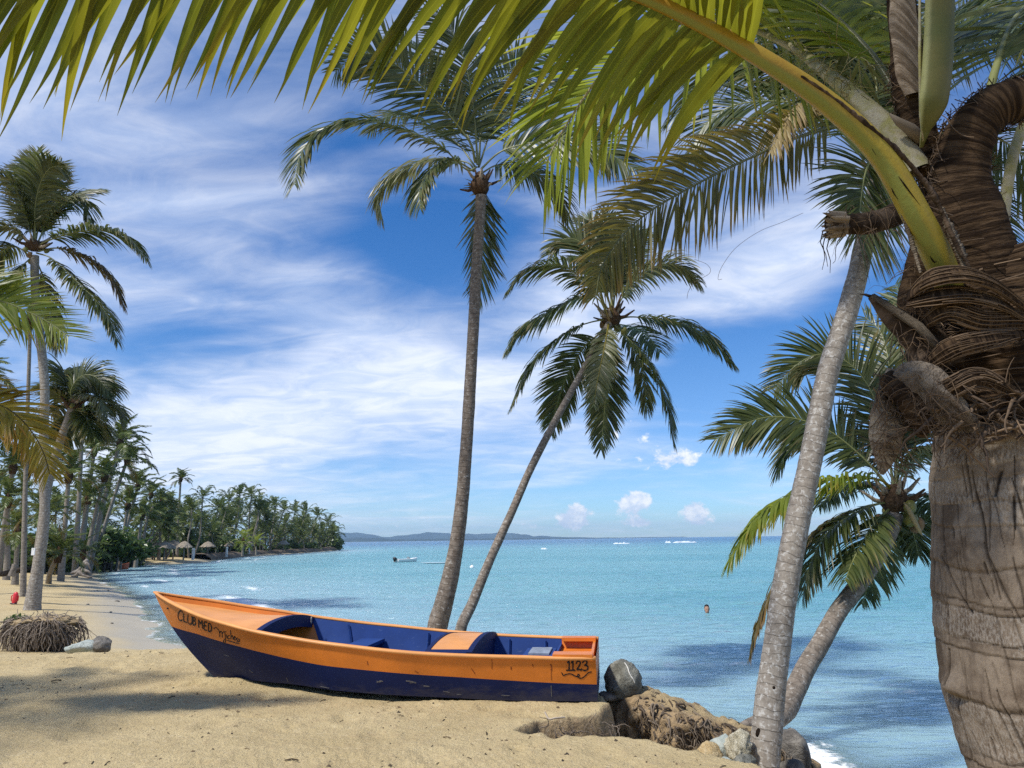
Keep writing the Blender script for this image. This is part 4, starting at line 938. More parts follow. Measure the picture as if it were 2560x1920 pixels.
c2b = Q(700 / 1760, 1600, 0)
t3 = palm('pale mottled coconut palm rising from the rocks in front of the leaning one',
     [(1908, 1925), (1917, 1829), (1924, 1747), (1937, 1655), (1957, 1510), (1976, 1394), (1999, 1278), (2024, 1163), (2047, 1047), (2070, 931), (2107, 816), (2141, 700), (2160, 610), (2180, 530), (2197, 450)],
     [.150, .142, .140, .132, .127, .124, .122, .120, .118, .116, .114, .112, .110, .108, .112], 7.85, 8.5, (2200, 425),
     [(c2b([(1510, 1060), (1455, 1010), (1415, 1090), (1395, 1200), (1380, 1330), (1372, 1480)]), -.5, dict(n=70, L=.80, droop=.40, hint=(0, -1, .4), t0=.12, wid=.028, lens=(.8, 1, .55))),
      ([(2215, 410), (2130, 318), (2010, 338), (1886, 390), (1738, 462), (1600, 547), (1512, 650), (1488, 745)], -1.9, dict(n=118, L=.66, droop=.75, fa=(30, 58), t0=.20, up=2, hint=(0, -1, .25), mat=M_leaf_olive, wid=.027, jitter=.07, r=(.03, .004), rmat=M_leaf_pale, label='browning frond reaching left with a curtain of hanging leaflets')),
      (c2b([(1500, 1030), (1200, 720), (900, 640), (620, 655), (460, 740), (370, 840), (330, 990)]), .8, dict(n=92, L=.70, droop=.7, wid=.026, hint=(0, -1, .5), fa=(28, 58))),
      (c2b([(1500, 1030), (1300, 800), (1080, 690), (960, 690), (880, 780), (820, 960)]), -.8, dict(n=56, L=.48, droop=2.0, t0=.4, mat=M_leaf_dry, rmat=M_leaf_dry, wid=.03, label='dry straw coloured frond folded over')),
      (c2b([(1500, 1030), (1400, 660), (1150, 420), (880, 330), (600, 400)]), 1.2, dict(n=80, L=.85, wid=.03)),
      (c2b([(1500, 1030), (1440, 520), (1250, 250), (950, 120), (650, 130)]), .6, dict(n=84, L=.9, wid=.032, droop=.6)),
      (c2b([(1500, 1030), (1480, 480), (1380, 180), (1180, -40), (900, -120)]), .4, dict(n=84, L=.9, wid=.03)),
      (c2b([(1500, 1030), (1500, 500), (1460, 120), (1420, -160)]), .5, dict(n=76, L=.9, wid=.03, droop=.4)),
      ([(2200, 420), (2330, 170), (2480, 70), (2640, 90), (2760, 200)], -.5, dict(n=90, L=1.0, wid=.03)),
      ([(2200, 420), (2300, 60), (2440, -60), (2620, -60)], .9, dict(n=90, L=1.0, wid=.03)),
      ([(2210, 430), (2380, 330), (2520, 360), (2640, 480), (2700, 640)], .6, dict(n=84, L=.85, wid=.03)),
      ([(2205, 430), (2330, 400), (2440, 450), (2530, 600)], 1.6, dict(n=70, L=.7, wid=.03)),
      ([(2200, 420), (2120, 120), (2010, -40), (1860, -90)], .2, dict(n=110, L=.9, wid=.036)),
      ([(2200, 420), (2080, 230), (1930, 150), (1790, 190), (1690, 290)], 1.4, dict(n=110, L=.8, wid=.036, hint=(0, -1, .4))),
      ([(2200, 420), (2260, 200), (2360, 60), (2480, 30), (2600, 120)], 1.2, dict(n=110, L=1.0, wid=.036)),
      (c2b([(1530, 1080), (1540, 1180), (1545, 1290), (1540, 1420)]), 1.4, dict(n=48, L=.6, droop=.7, hint=(0, 1, .3), t0=.1))],
     M_trunk_pale, 3, base_z=-.75, boot=.15, fr=dict(L=.75, r=(.028, .004)))

bt3 = None
for ch in t3.children:
    if ch.name.startswith('trunk'): bt3 = BVHTree.FromPolygons([v.co + ch.matrix_basis.translation + t3.location for v in ch.data.vertices], [tuple(p_.vertices) for p_ in ch.data.polygons])
for hp, r_ in HOLES:
    d_ = Vector(hp - EYE).normalized(); h_ = bt3.ray_cast(Vector(EYE), d_)
    if h_[0] is None: continue
    V, F = rock_mesh(r_, int(r_[0] * 1000), sub=2, cuts=2); obj('knot_hole', V + np.array(h_[0]) + (0, .004, 0), F, M_bark_hole, t3)
c3 = Q(700 / 1210, 1700, 700)
t4 = palm('coconut palm leaning low over the water at right, hung with coconuts',
     [(1838, 1822), (1885, 1806), (1930, 1800), (1962, 1772), (1985, 1730), (2012, 1675), (2051, 1609), (2091, 1536), (2144, 1463), (2190, 1396), (2222, 1335), (2236, 1290)],
     [.03, .07, .12, .145, .13, .122, .118, .115, .112, .110, .110, .115], 9.55, 11.2, (2238, 1250),
     [(c3([(920, 930), (880, 870), (760, 855), (600, 872), (480, 930), (370, 1000), (290, 1090), (215, 1215)]), -.9, dict(n=92, L=.62, droop=1.5, mat=M_leaf_lime, rmat=M_leaf_yellow)),
      (c3([(915, 910), (850, 830), (760, 740), (640, 650), (490, 598), (340, 600), (150, 690)]), .2, dict(n=96, L=.64, droop=.6, hint=(0, -1, .6), fa=(28, 58))),
      (c3([(925, 900), (890, 700), (830, 490), (730, 360), (610, 320), (500, 370), (410, 470)]), .5, dict(n=96, L=.68, droop=.45, hint=(0, -1, .5), fa=(28, 58))),
      (c3([(930, 900), (930, 640), (905, 380), (870, 230), (800, 160)]), 1.0, dict(n=76, L=.7, droop=.5)),
      (c3([(930, 890), (970, 500), (975, 250), (945, 60), (930, 20)]), 1.2, dict(n=76, L=.6, droop=.3)),
      (c3([(910, 960), (850, 970), (750, 1010), (640, 1090), (570, 1210), (530, 1360)]), -.4, dict(n=66, L=.52, droop=1.3)),
      (c3([(915, 980), (850, 1040), (790, 1130), (740, 1230), (715, 1300)]), -.9, dict(n=56, L=.5, droop=.9)),
      (c3([(940, 980), (985, 1030), (1010, 1100), (1030, 1190)]), .5, dict(n=50, L=.45, droop=1.0)),
      (c3([(935, 900), (985, 800), (1050, 745), (1130, 740), (1210, 800)]), -.5, dict(n=70, L=.55, droop=1.2, mat=M_leaf_pale)),
      (c3([(905, 960), (780, 985), (620, 1060), (500, 1180), (400, 1340), (340, 1480), (303, 1620)]), .5, dict(n=92, L=.40, droop=1.6, mat=M_leaf_brown, label='drooping frond with browned leaflets behind the slender trunk')),
      (c3([(920, 990), (905, 1080), (860, 1220), (810, 1330), (785, 1400)]), 1.3, dict(n=56, L=.5, droop=.7, hint=(0, 1, .4))),
      (c3([(950, 950), (1040, 930), (1110, 990), (1150, 1100)]), .8, dict(n=56, L=.55)),
      (c3([(920, 920), (820, 800), (720, 700), (600, 660), (480, 720), (420, 830)]), 1.6, dict(n=76, L=.65)),
      (c3([(930, 900), (1000, 640), (1100, 500), (1220, 440)]), 1.0, dict(n=76, L=.7)),
      (c3([(915, 930), (800, 880), (690, 900), (600, 980)]), 1.9, dict(n=64, L=.5, droop=1.2))],
     M_trunk, 4, boot=.17, nuts=9, fr=dict(wid=.036, r=(.026, .004)))
sp = lift_(c3([(968, 962), (985, 985), (1012, 1040), (1035, 1085), (1048, 1105)]), 10.9, 10.8)
obj('spathe', *tube(sp, [.02, .05, .062, .045, .01], 8, flat=.6), M_leaf_dry, t4, attrs={'lf': np.tile([[.6, .3, .6]], (8 * 5 + 2, 1))})

c5 = Q(400 / 830, 0, 300)
gl_ = 'coconut palms on the left of the beach'
def zb(px, py, z0=-.3):
    return PZ(px, py, z0)[1]
Y6 = 27.0
t6 = palm('tall coconut palm left on the beach beside the red rescue can',
     [(83, 1500), (92, 1440), (100, 1388), (108, 1334), (112, 1262), (110, 1185), (110, 1081), (112, 980), (107, 905), (98, 830), (90, 760), (87, 700), (87, 640)], [.25, .20, .175, .165, .16, .155, .15, .15, .15, .145, .14, .14, .14], Y6, Y6, (87, 615),
     [(c5([(190, 660), (240, 630), (360, 590), (520, 570), (660, 605), (755, 720)]), -1.2, dict(n=80)),
      (c5([(200, 680), (300, 665), (420, 700), (530, 770), (600, 860), (640, 960)]), .8, dict(n=76, mat=M_leaf_brown)),
      (c5([(190, 690), (270, 720), (390, 830), (500, 940), (570, 1040), (610, 1150)]), -.8, dict(n=80, mat=M_leaf)),
      (c5([(185, 650), (180, 480), (205, 340), (260, 250), (340, 240)]), -1.5, dict(n=74, droop=1.2)),
      (c5([(190, 650), (250, 520), (330, 440), (420, 420), (470, 530)]), .5, dict(n=70, droop=1.4)),
      (c5([(190, 650), (280, 470), (390, 390), (525, 365)]), 1.5, dict(n=70, droop=.6)),
      (c5([(175, 650), (110, 430), (40, 310), (-70, 260)]), -1.0, dict(n=74)),
      (c5([(178, 650), (165, 400), (185, 240), (190, 160)]), .5, dict(n=70, droop=.3, mat=M_leaf_pale)),
      (c5([(180, 650), (230, 400), (260, 280), (320, 220)]), 1.2, dict(n=70, droop=.4)),
      (c5([(170, 660), (60, 560), (-50, 580), (-140, 680)]), -1, dict(n=74, mat=M_leaf_pale)),
      (c5([(165, 690), (50, 660), (-60, 740), (-120, 860)]), .5, dict(n=70)),
      (c5([(180, 710), (225, 820), (255, 960), (300, 1190)]), 1.0, dict(n=70, droop=1.0)),
      (c5([(165, 710), (80, 800), (20, 960)]), -.8, dict(n=64)),
      (c5([(180, 650), (130, 480), (150, 330), (120, 220)]), 1.8, dict(n=70))],
     M_trunk_pale, 6, group=gl_, boot=.28, nuts=4, fr=dict(L=1.0, wid=.066, r=(.045, .007), segs=4, droop=1.1, n=78), base_z=-.55)
t7 = palm('coconut palm leaning right behind the tall left trunk, with a bushy windblown crown',
     [(92, 1440), (104, 1330), (117, 1230), (130, 1170), (148, 1110), (166, 1060), (180, 1020)], [.2, .17, .16, .15, .145, .14, .14], 30, 30, (183, 1010),
     [(c5([(380, 1480), (370, 1400), (420, 1330), (490, 1330), (560, 1400)]), -.5, dict(n=70)), (c5([(380, 1480), (430, 1400), (520, 1390), (570, 1460)]), .8, dict(n=70)),
      (c5([(380, 1490), (440, 1440), (520, 1450), (560, 1540)]), -1, dict(n=64, mat=M_leaf_pale)), (c5([(375, 1480), (345, 1370), (330, 1300), (265, 1335)]), .5, dict(n=64)),
      (c5([(380, 1500), (470, 1490), (580, 1490), (630, 1560)]), .5, dict(n=64)), (c5([(370, 1490), (310, 1430), (260, 1390)]), -.8, dict(n=60)),
      (c5([(370, 1500), (320, 1490), (265, 1530)]), .8, dict(n=60)), (c5([(380, 1500), (440, 1540), (490, 1640)]), -.6, dict(n=64)), (c5([(385, 1500), (500, 1540), (560, 1640)]), 1, dict(n=64)),
      (c5([(375, 1500), (350, 1580), (310, 1660)]), .5, dict(n=60)), (c5([(380, 1480), (400, 1380), (450, 1310)]), 1.5, dict(n=60)), (c5([(380, 1480), (480, 1360), (570, 1370), (600, 1420)]), 1.6, dict(n=66))],
     M_trunk_far, 7, group=gl_, boot=.26, nuts=3, fr=dict(L=.95, wid=.06, r=(.045, .007), segs=4, droop=1.0, n=64), base_z=-.4)

# palm outside the left edge: only the ends of its fronds reach in
ox, oy = -7.35, 6.1
pz0 = gz(ox, oy)
t8 = thing('coconut_palm', 'coconut palm beyond the left edge, one lime and one yellowing frond reaching into view', 'palm tree', (ox, oy, pz0), 'coconut palms on the bank')
add_trunk(t8, [(ox, oy, pz0 - .1), (ox + .05, oy, pz0 + 1.4), (ox + .1, oy + .05, 2.9), (ox + .15, oy + .1, 3.7)], [.19, .15, .13, .13], M_trunk)
hc = np.array([ox + .15, oy + .1, 3.75]); boots(t8, hc, .17, 9, 88)
add_frond(t8, [hc, hc + (.8, .2, .45), P(-110, 735, 6.4), P(0, 752, 6.5), P(62, 776, 6.55), P(122, 806, 6.6), P(172, 842, 6.6)], M_leaf_lime, seed=801, n=190, L=.66, wid=.026, droop=.28, t0=.2, up=4, r=(.026, .004), hint=(.1, -1, .5), fa=(22, 50), label='lime green frond end at the left edge')
add_frond(t8, [hc, hc + (.75, .5, -.1), P(-110, 985, 6.6), P(0, 1013, 6.7), P(50, 1046, 6.7), P(88, 1092, 6.75), P(112, 1140, 6.75), P(124, 1186, 6.8)], M_leaf_yellow, rmat=M_leaf_brown, seed=802, n=260, L=.60, wid=.026, droop=.62, t0=.2, up=2, r=(.026, .004), hint=(.1, -1, .5), fa=(22, 52), label='yellowing frond end at the left edge')
for i in range(13):
    a = i * 2.4 + .3; e = .95 - .1 * i; R_ = 2.2 + .4 * math.sin(i * 1.7); dx, dy = math.cos(a), math.sin(a)
    if dx > .35 and dy < .75: dx = -dx
    add_frond(t8, [hc, hc + np.array([dx * .7, dy * .7, .5 * e + .25]), hc + np.array([dx * 1.6, dy * 1.6, .75 * e + .15]), hc + np.array([dx * R_ * 1.1, dy * R_ * 1.1, .5 * e - .25]), hc + np.array([dx * R_ * 1.35, dy * R_ * 1.35, .2 * e - 1.0])], M_leaf, seed=820 + i, n=62, L=.62, wid=.034, droop=.9, r=(.028, .004))
# shade across the left foreground comes from this palm and one more beside it
ox, oy = -9.3, 4.6; pz0 = gz(ox, oy)
t9 = thing('coconut_palm', 'taller coconut palm beyond the left edge, throwing shade across the sand', 'palm tree', (ox, oy, pz0), 'coconut palms on the bank')
hc = np.array([ox + .1, oy, 5.4]); add_trunk(t9, [(ox, oy, pz0 - .1), (ox, oy, 2.5), (ox + .1, oy, 5.35)], [.18, .14, .13], M_trunk); boots(t9, hc, .17, 8, 89)
for i in range(15):
    a = i * 2.4; e = .95 - .1 * i; dx, dy = math.cos(a), math.sin(a); R_ = 2.3
    add_frond(t9, [hc, hc + np.array([dx * .7, dy * .7, .5 * e + .25]), hc + np.array([dx * 1.6, dy * 1.6, .75 * e + .15]), hc + np.array([dx * R_ * 1.1, dy * R_ * 1.1, .5 * e - .25]), hc + np.array([dx * R_ * 1.35, dy * R_ * 1.35, .2 * e - 1.0])], M_leaf, seed=850 + i, n=50, L=.66, wid=.036, droop=.9, r=(.028, .004))

# ------------------------------------------------------------------ the near palm at the right edge
near = thing('coconut_palm', 'thick coconut palm filling the right edge, its crown wrapped in brown fibre', 'palm tree', (1.62, 2.5, .12), 'coconut palms on the bank')
D = 2560 / 2212
def dp(x, y): return (x * D, y * D)                      # picture points read off a 2212 wide view
def dl_(pts): return [P(x * D, y * D, Yq) for x, y, Yq in pts]
# trunk: stacked ring scars, split lengthwise
RINGS = [1060, 1104, 1150, 1180, 1240, 1296, 1396, 1484, 1500, 1580, 1605, 1735, 1880, 1905, 2020, 2140, 2160, 2330]
edge = [(1060, 2330), (1102, 2324), (1207, 2323), (1286, 2328), (1396, 2324), (1480, 2331), (1600, 2346), (1731, 2360), (1836, 2392), (1919, 2411), (2050, 2440), (2250, 2470), (2450, 2480)]
RN = .235; YN = 2.52; ns, nr_ = 620, 320
pyv = np.linspace(1075, 2420, nr_); lx = np.interp(pyv, [e[0] for e in edge], [e[1] for e in edge])
ctr = np.array([P(lx[i], pyv[i], YN) for i in range(nr_)]) + np.array([RN * 1.16, 0, 0])
a = np.linspace(0, 2 * math.pi, ns, endpoint=False); rs = np.random.default_rng(77)
A, PYg = np.meshgrid(a, pyv)
slant = 12 * np.sin(A + .6) + 30 * fbm(np.cos(A) * 1.4 + 3, np.sin(A) * 1.4 + PYg / 210, 301, 3)
pe = PYg + slant; ri = np.searchsorted(RINGS, pe) - 1; ri = np.clip(ri, 0, len(RINGS) - 2); RI = np.array(RINGS)
fr_ = np.clip((pe - RI[ri]) / (RI[ri + 1] - RI[ri]), 0, 1)
wr = h2(ri, ri * 0 + 3, 5)
disp = .0048 * (fr_ ** 1.6 - .5) * (.2 + 1.1 * wr) - .0028 * np.exp(-((1 - fr_) / .06) ** 2) - .0025 * np.exp(-(fr_ / .07) ** 2) + .014 * fbm(np.cos(A) * 1.2 + 9, PYg / 160 + np.sin(A), 303, 3)
crack = np.zeros_like(A)
for j in range(520):
    ac = rs.uniform(0, 2 * math.pi); y0 = rs.uniform(1060, 2400); ln_ = rs.choice([40, 70, 110, 180, 260]) * rs.uniform(.7, 1.2); wd_ = rs.choice([.007, .008, .010, .014]); tilt = rs.normal(.05, .05) / 100
    t = (PYg - y0) / ln_; m_ = (t > 0) & (t < 1)
    rows_ = m_.any(1)
    if not rows_.any(): continue
    dA = np.abs((A[rows_] - ac - tilt * (PYg[rows_] - y0) - .006 * np.sin(PYg[rows_] / 19 + ac * 9) + math.pi) % (2 * math.pi) - math.pi)
    crack[rows_] = np.maximum(crack[rows_], m_[rows_] * np.exp(-(dA / (wd_ * (.35 + .65 * np.sin(np.clip(t[rows_], 0, 1) * math.pi)))) ** 2) * rs.uniform(.35, 1))
for (x0, y0, x1, y1, wd_) in ((2380, 1620, 2424, 1715, .022), (2405, 1745, 2440, 1900, .02), (2398, 1745, 2412, 1800, .012), (2440, 1390, 2475, 1530, .015), (2510, 1190, 2500, 1250, .02)):
    def ang_at(x, y):
        i = np.argmin(np.abs(pyv - y)); dx = (P(x, y, YN - RN * .8)[0] - ctr[i][0]) / RN; return -math.acos(max(-1, min(1, dx)))
    t = np.clip((PYg - y0) / (y1 - y0), 0, 1); a0, a1 = ang_at(x0, y0), ang_at(x1, y1); ac = a0 + (a1 - a0) * t
    dA = np.abs((A - ac + math.pi) % (2 * math.pi) - math.pi); crack = np.maximum(crack, np.exp(-(dA / wd_) ** 2) * (PYg > y0) * (PYg < y1))
disp -= .012 * crack
knob = np.exp(-(((A - ang_at(2435, 1720) + math.pi) % (2 * math.pi) - math.pi) / .16) ** 2 - ((PYg - 1716) / 26) ** 2); disp += .022 * knob - .02 * np.exp(-(((A - ang_at(2440, 1735) + math.pi) % (2 * math.pi) - math.pi) / .2) ** 2 - ((PYg - 1745) / 12) ** 2)
Rr = RN * (1 + .05 * np.sin((PYg - 1100) / 300)) + disp
V = ctr[:, None] + np.stack([np.cos(A) * Rr, np.sin(A) * Rr, 0 * A], -1)
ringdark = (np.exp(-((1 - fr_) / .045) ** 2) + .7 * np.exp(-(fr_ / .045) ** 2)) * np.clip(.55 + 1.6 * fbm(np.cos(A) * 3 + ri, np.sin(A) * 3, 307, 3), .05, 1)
pale = (h2(ri, ri * 0 + 9, 11) + .5 * fbm(np.cos(A) * 2 + ri * 3, PYg / 90 + np.sin(A), 305, 3) > .66) * 1.0
mt, k = newmat('near_bark'); v = k.attr('tv').outputs['Vector']; ak = k.attr('crack'); s = k.n('ShaderNodeSeparateXYZ'); k.set(s.inputs[0], ak.outputs['Vector'])
f1 = k.noise(k.vec(v, (70, 70, 9)), 1, 5, .65); f2 = k.noise(v, 9, 6, .65, .3); f3 = k.noise(k.vec(v, (160, 160, 60)), 1, 4, .7)
col = k.mix(k.ss(f2, .32, .66), (.115, .082, .056), (.29, .225, .162)); col = k.mix(k.m('MULTIPLY', k.ss(f1, .5, .72), .5), col, (.10, .072, .052))
col = k.mix(k.m('MULTIPLY', s.outputs[2], k.m('MULTIPLY', k.ss(f3, .42, .6), .55)), col, (.40, .35, .29))
col = k.mix(k.m('MULTIPLY', k.ss(f3, .58, .72), .4), col, (.36, .31, .25))
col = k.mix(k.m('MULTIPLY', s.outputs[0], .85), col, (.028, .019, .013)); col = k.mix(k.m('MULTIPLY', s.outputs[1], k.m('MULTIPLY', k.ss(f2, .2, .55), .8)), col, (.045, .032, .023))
hh = k.m('SUBTRACT', k.m('ADD', k.m('MULTIPLY', f1, .6), k.m('MULTIPLY', f3, .4)), k.m('MULTIPLY', s.outputs[1], .3))
p = principled(k, Base_Color=col, Roughness=.92, Specular_IOR_Level=.12, Normal=k.bump(hh, 1.0, .010)); outp(k, p.outputs[0])
obj('trunk', V.reshape(-1, 3), gridfaces(nr_, ns, True)[:, ::-1], mt, near, attrs={'tv': np.stack([np.cos(A) * RN, np.sin(A) * RN, -PYg / 800], -1).reshape(-1, 3), 'crack': np.stack([crack, np.clip(ringdark, 0, 1), pale], -1).reshape(-1, 3)})

# sheaths of brown fibre
def mat_cloth(name, dark, light, sc):
    mt, k = newmat(name); v = k.attr('tv').outputs['Vector']
    f1 = k.noise(k.vec(v, (6, 6, sc)), 1, 5, .6, .3); f2 = k.noise(v, 10, 4, .6); f3 = k.noise(k.vec(v, (30, 30, sc * 2.5)), 1, 3, .6)
    col = k.mix(k.ss(f1, .40, .62), dark, light); col = k.mix(k.m('MULTIPLY', k.ss(f2, .45, .7), .6), col, tuple(q * .6 for q in dark))
    p = principled(k, Base_Color=col, Roughness=.95, Specular_IOR_Level=.08, Normal=k.bump(k.m('ADD', f1, k.m('MULTIPLY', f3, .5)), 1.0, .014)); outp(k, p.outputs[0]); return mt
M_cloth = mat_cloth('fibre_cloth', (.026, .016, .010), (.095, .060, .034), 75)
M_cloth_pale = mat_cloth('pale_fibre_cloth', (.17, .125, .085), (.38, .30, .22), 26)
M_husk = mat_rock('grey_husk', (.12, .088, .062), (.29, .24, .185), (.06, .042, .03), 11)
M_cloth_grey = mat_cloth('grey_fibre_cloth', (.17, .135, .10), (.32, .265, .20), 45)
def sheath(pts, rad, mt, name, sides=44, n=90, flat=.9, lump=.12, seed=0, hint=(0, -1, .2), tilt=0.0):
    c = catmull(pts, n); rr = np.interp(np.linspace(0, 1, n), np.linspace(0, 1, len(rad)), rad); T, N, S = frames(c, hint)
    a = np.linspace(0, 2 * math.pi, sides, endpoint=False); A, I = np.meshgrid(a, np.arange(n)); ln = np.concatenate([[0], np.cumsum(np.linalg.norm(np.diff(c, axis=0), axis=1))])[I]
    R_ = rr[I] * (1 + lump * fbm(np.cos(A) * 1.3 + seed, ln * 9 + np.sin(A), seed, 3) + .03 * fbm(np.cos(A) * 3, ln * 70, seed + 4, 2))
    V = c[I] + (np.cos(A) * R_)[..., None] * S[I] + (np.sin(A) * R_ * flat)[..., None] * N[I]
    return obj(name, V.reshape(-1, 3), gridfaces(n, sides, True), mt, near, attrs={'tv': np.stack([np.cos(A) * rr[I], np.sin(A) * rr[I], ln + tilt * np.cos(A) * rr[I]], -1).reshape(-1, 3)}), (c, rr, N, S, flat)
def strands(fr_, nst, seed, t_range=(0, 1), span=(1.2, 2.6), wid=(.0016, .005), tilt=(0, .12), off=(.002, .010), a_mid=-1.57, wav=.006, sag=.0):
    """thin fibres wound round a sheath, lifted off it a little"""
    c, rr, N, S, flat = fr_; rg = np.random.default_rng(seed); b = MB(); n = len(c)
    for i in range(nst):
        t0 = rg.uniform(*t_range); sp = rg.uniform(*span) * rg.uniform(.4, 1); am = a_mid + rg.normal(0, .7); m_ = 20
        aa = np.linspace(am - sp / 2, am + sp / 2, m_); tl = rg.normal(*tilt)
        t = np.clip(t0 + tl * (aa - am) + wav * np.sin(aa * rg.uniform(2, 6) + rg.uniform(0, 6)) + sag * np.cos(aa - am), 0, 1) * (n - 1)
        k_ = np.minimum(t.astype(int), n - 2); f = (t - k_)[:, None]; L_ = lambda q: q[k_] * (1 - f) + q[k_ + 1] * f
        r = (rr[k_] * (1 - f[:, 0]) + rr[k_ + 1] * f[:, 0]) * 1.035 + rg.uniform(*off); e_ = np.abs(np.linspace(-1, 1, m_)) ** 4 * rg.uniform(-.006, .03); r = r + e_
        p_ = L_(c) + (np.cos(aa) * r)[:, None] * L_(S) + (np.sin(aa) * r * flat)[:, None] * L_(N)
        V, F = tube(p_, rg.uniform(*wid) * .8, 3, caps=False); b.add(V, F, np.stack([np.full(len(V), rg.random()), np.full(len(V), .3), np.full(len(V), .7)], -1))
    o = b.obj('fibre', M_strand, near); o['kind'] = 'stuff'; return o
def cpt(x, y, Yq): return P(x * D, y * D, Yq)
body, fb = sheath(dl_([(2228, 955, 2.52), (2220, 880, 2.52), (2214, 800, 2.52), (2202, 720, 2.52), (2190, 640, 2.52), (2175, 585, 2.52), (2165, 560, 2.52)]), [.235, .262, .265, .255, .245, .225, .19], M_cloth, 'fibre_wrap', seed=11, sides=90, n=110, lump=.10, flat=1)
strands(fb, 1500, 1, (.03, .97), (.8, 3.0), (.0012, .0034), (.015, .045), (.001, .012)); strands(fb, 60, 2, (.05, .4), (.5, 1.5), (.003, .007), (.05, .12), (.006, .03)); strands(fb, 14, 5, (.2, .95), (2.0, 3.2), (.004, .007), (.04, .05), (.012, .03))
sa, fa_ = sheath(dl_([(2120, 640, 2.46), (2105, 560, 2.44), (2085, 470, 2.42), (2075, 390, 2.40), (2085, 320, 2.38), (2115, 262, 2.36), (2165, 225, 2.34), (2235, 212, 2.33), (2300, 215, 2.33)]), [.135, .13, .118, .095, .086, .078, .07, .07, .06], M_cloth, 'fibre_sheath', seed=21, sides=60)
strands(fa_, 620, 3, (.02, .98), (1.0, 2.6), (.001, .0026), (.03, .05), (.001, .006))
sb, fb2 = sheath(dl_([(2030, 430, 2.50), (2005, 345, 2.49), (1985, 270, 2.48), (1968, 195, 2.47), (1960, 130, 2.46), (1952, 50, 2.45), (1946, -40, 2.44), (1940, -160, 2.43)]), [.050, .052, .055, .060, .056, .052, .048, .045], M_cloth, 'fibre_sheath', seed=31, sides=40)
strands(fb2, 260, 4, (.0, .6), (1.0, 2.6), (.001, .0024), (.04, .05), (.001, .005))
sheath(dl_([(1977, 205, 2.415), (1966, 160, 2.41), (1958, 100, 2.405), (1950, 40, 2.40), (1944, -60, 2.40)]), [.036, .046, .048, .046, .042], M_cloth_pale, 'pale_sheath', seed=35, sides=36, lump=.22, flat=.55, tilt=1.5)
obj('ragged_tip', *tube(dl_([(1990, 300, 2.44), (1965, 278, 2.43), (1940, 262, 2.42), (1922, 246, 2.42)]), [.022, .020, .013, .003], 8), M_cloth_grey, near, attrs={'tv': np.zeros((34, 3))})
# hanging cloth and the pale broken base at the left of the crown
hs, _ = sheath(dl_([(1935, 800, 2.42), (1930, 850, 2.41), (1920, 905, 2.40), (1912, 950, 2.40), (1910, 990, 2.40), (1905, 1025, 2.40)]), [.03, .054, .062, .052, .032, .006], M_cloth_grey, 'hanging_cloth', seed=41, flat=.35, lump=.25)
sheath(dl_([(1948, 850, 2.36), (1968, 822, 2.33), (2000, 828, 2.30), (2035, 862, 2.28), (2070, 900, 2.28), (2100, 925, 2.29)]), [.030, .058, .064, .058, .050, .03], M_husk, 'broken_leaf_base', seed=43, lump=.5, flat=.8)
_, fdk = sheath(dl_([(1915, 815, 2.38), (1945, 835, 2.35), (1975, 870, 2.33), (1990, 915, 2.33), (1990, 945, 2.34)]), [.03, .05, .048, .035, .012], M_cloth, 'torn_sheath', seed=47, lump=.2)
strands(fdk, 70, 7, (.05, .95), (1.4, 2.6), (.001, .003), (0, .05), (.002, .008))
strands(fb, 40, 9, (.02, .16), (.3, .9), (.004, .010), (-.12, .10), (.01, .05))
# broken petioles
def stub(pts, rad, mt, seed, name='broken_petiole', flat=.8):
    o, f = sheath(dl_(pts), rad, mt, name, seed=seed, sides=24, n=50, flat=flat, lump=.14); return o
M_bark_dk = mat_cloth('dark_petiole', (.035, .024, .017), (.115, .082, .058), 14)
stub([(2010, 425, 2.50), (1965, 448, 2.50), (1915, 472, 2.47), (1870, 483, 2.44), (1830, 486, 2.43), (1790, 484, 2.42)], [.048, .042, .040, .042, .036, .034], M_bark_dk, 51)
rg = random.Random(61); b = MB()
for i in range(46):
    a_ = rg.uniform(0, 6.28); q = rg.uniform(.3, 1); e0 = P(1806 * D, 485 * D, 2.425) + np.array([0, math.cos(a_) * .034 * q, math.sin(a_) * .034 * q]); e1 = e0 + np.array([-rg.uniform(.015, .05), math.cos(a_) * .012, math.sin(a_) * .012])
    V, F = tube([e0 + (.03, 0, 0), (e0 + e1) / 2, e1], [.010, .008, .001], 5, caps=False); b.add(V, F, np.stack([np.full(len(V), rg.random()), np.full(len(V), .3), np.full(len(V), .7)], -1))
b.obj('torn_end', M_root, near)
for i, (x, y) in enumerate([(1784, 505), (1792, 512), (1778, 498)]):
    obj('thread', *tube(dl_([(x, y, 2.42), (x - 6, y + 25, 2.42), (x - 2 + 4 * i, y + 52, 2.42), (x - 8 + 9 * i, y + 78, 2.42)]), [.0022, .0018, .0014, .0008], 5), M_bark_dk, near, attrs={'tv': np.zeros((22, 3))})
stub([(2030, 800, 2.36), (2000, 745, 2.36), (1965, 712, 2.36), (1925, 682, 2.36), (1898, 655, 2.36), (1880, 640, 2.36)], [.085, .068, .052, .034, .020, .010], M_bark_dk, 55, 'leaf_boot')
obj('boot_edge', *tube(dl_([(2028, 752, 2.27), (1985, 705, 2.285), (1935, 672, 2.31), (1885, 638, 2.335)]), [.014, .015, .013, .008], 8), M_cloth_grey, near, attrs={'tv': np.random.default_rng(1).random((34, 3))})
obj('boot_twig', *tube(dl_([(1880, 640, 2.36), (1868, 636, 2.36), (1858, 636, 2.36)]), [.006, .004, .002], 5), M_bark_dk, near, attrs={'tv': np.zeros((17, 3))})
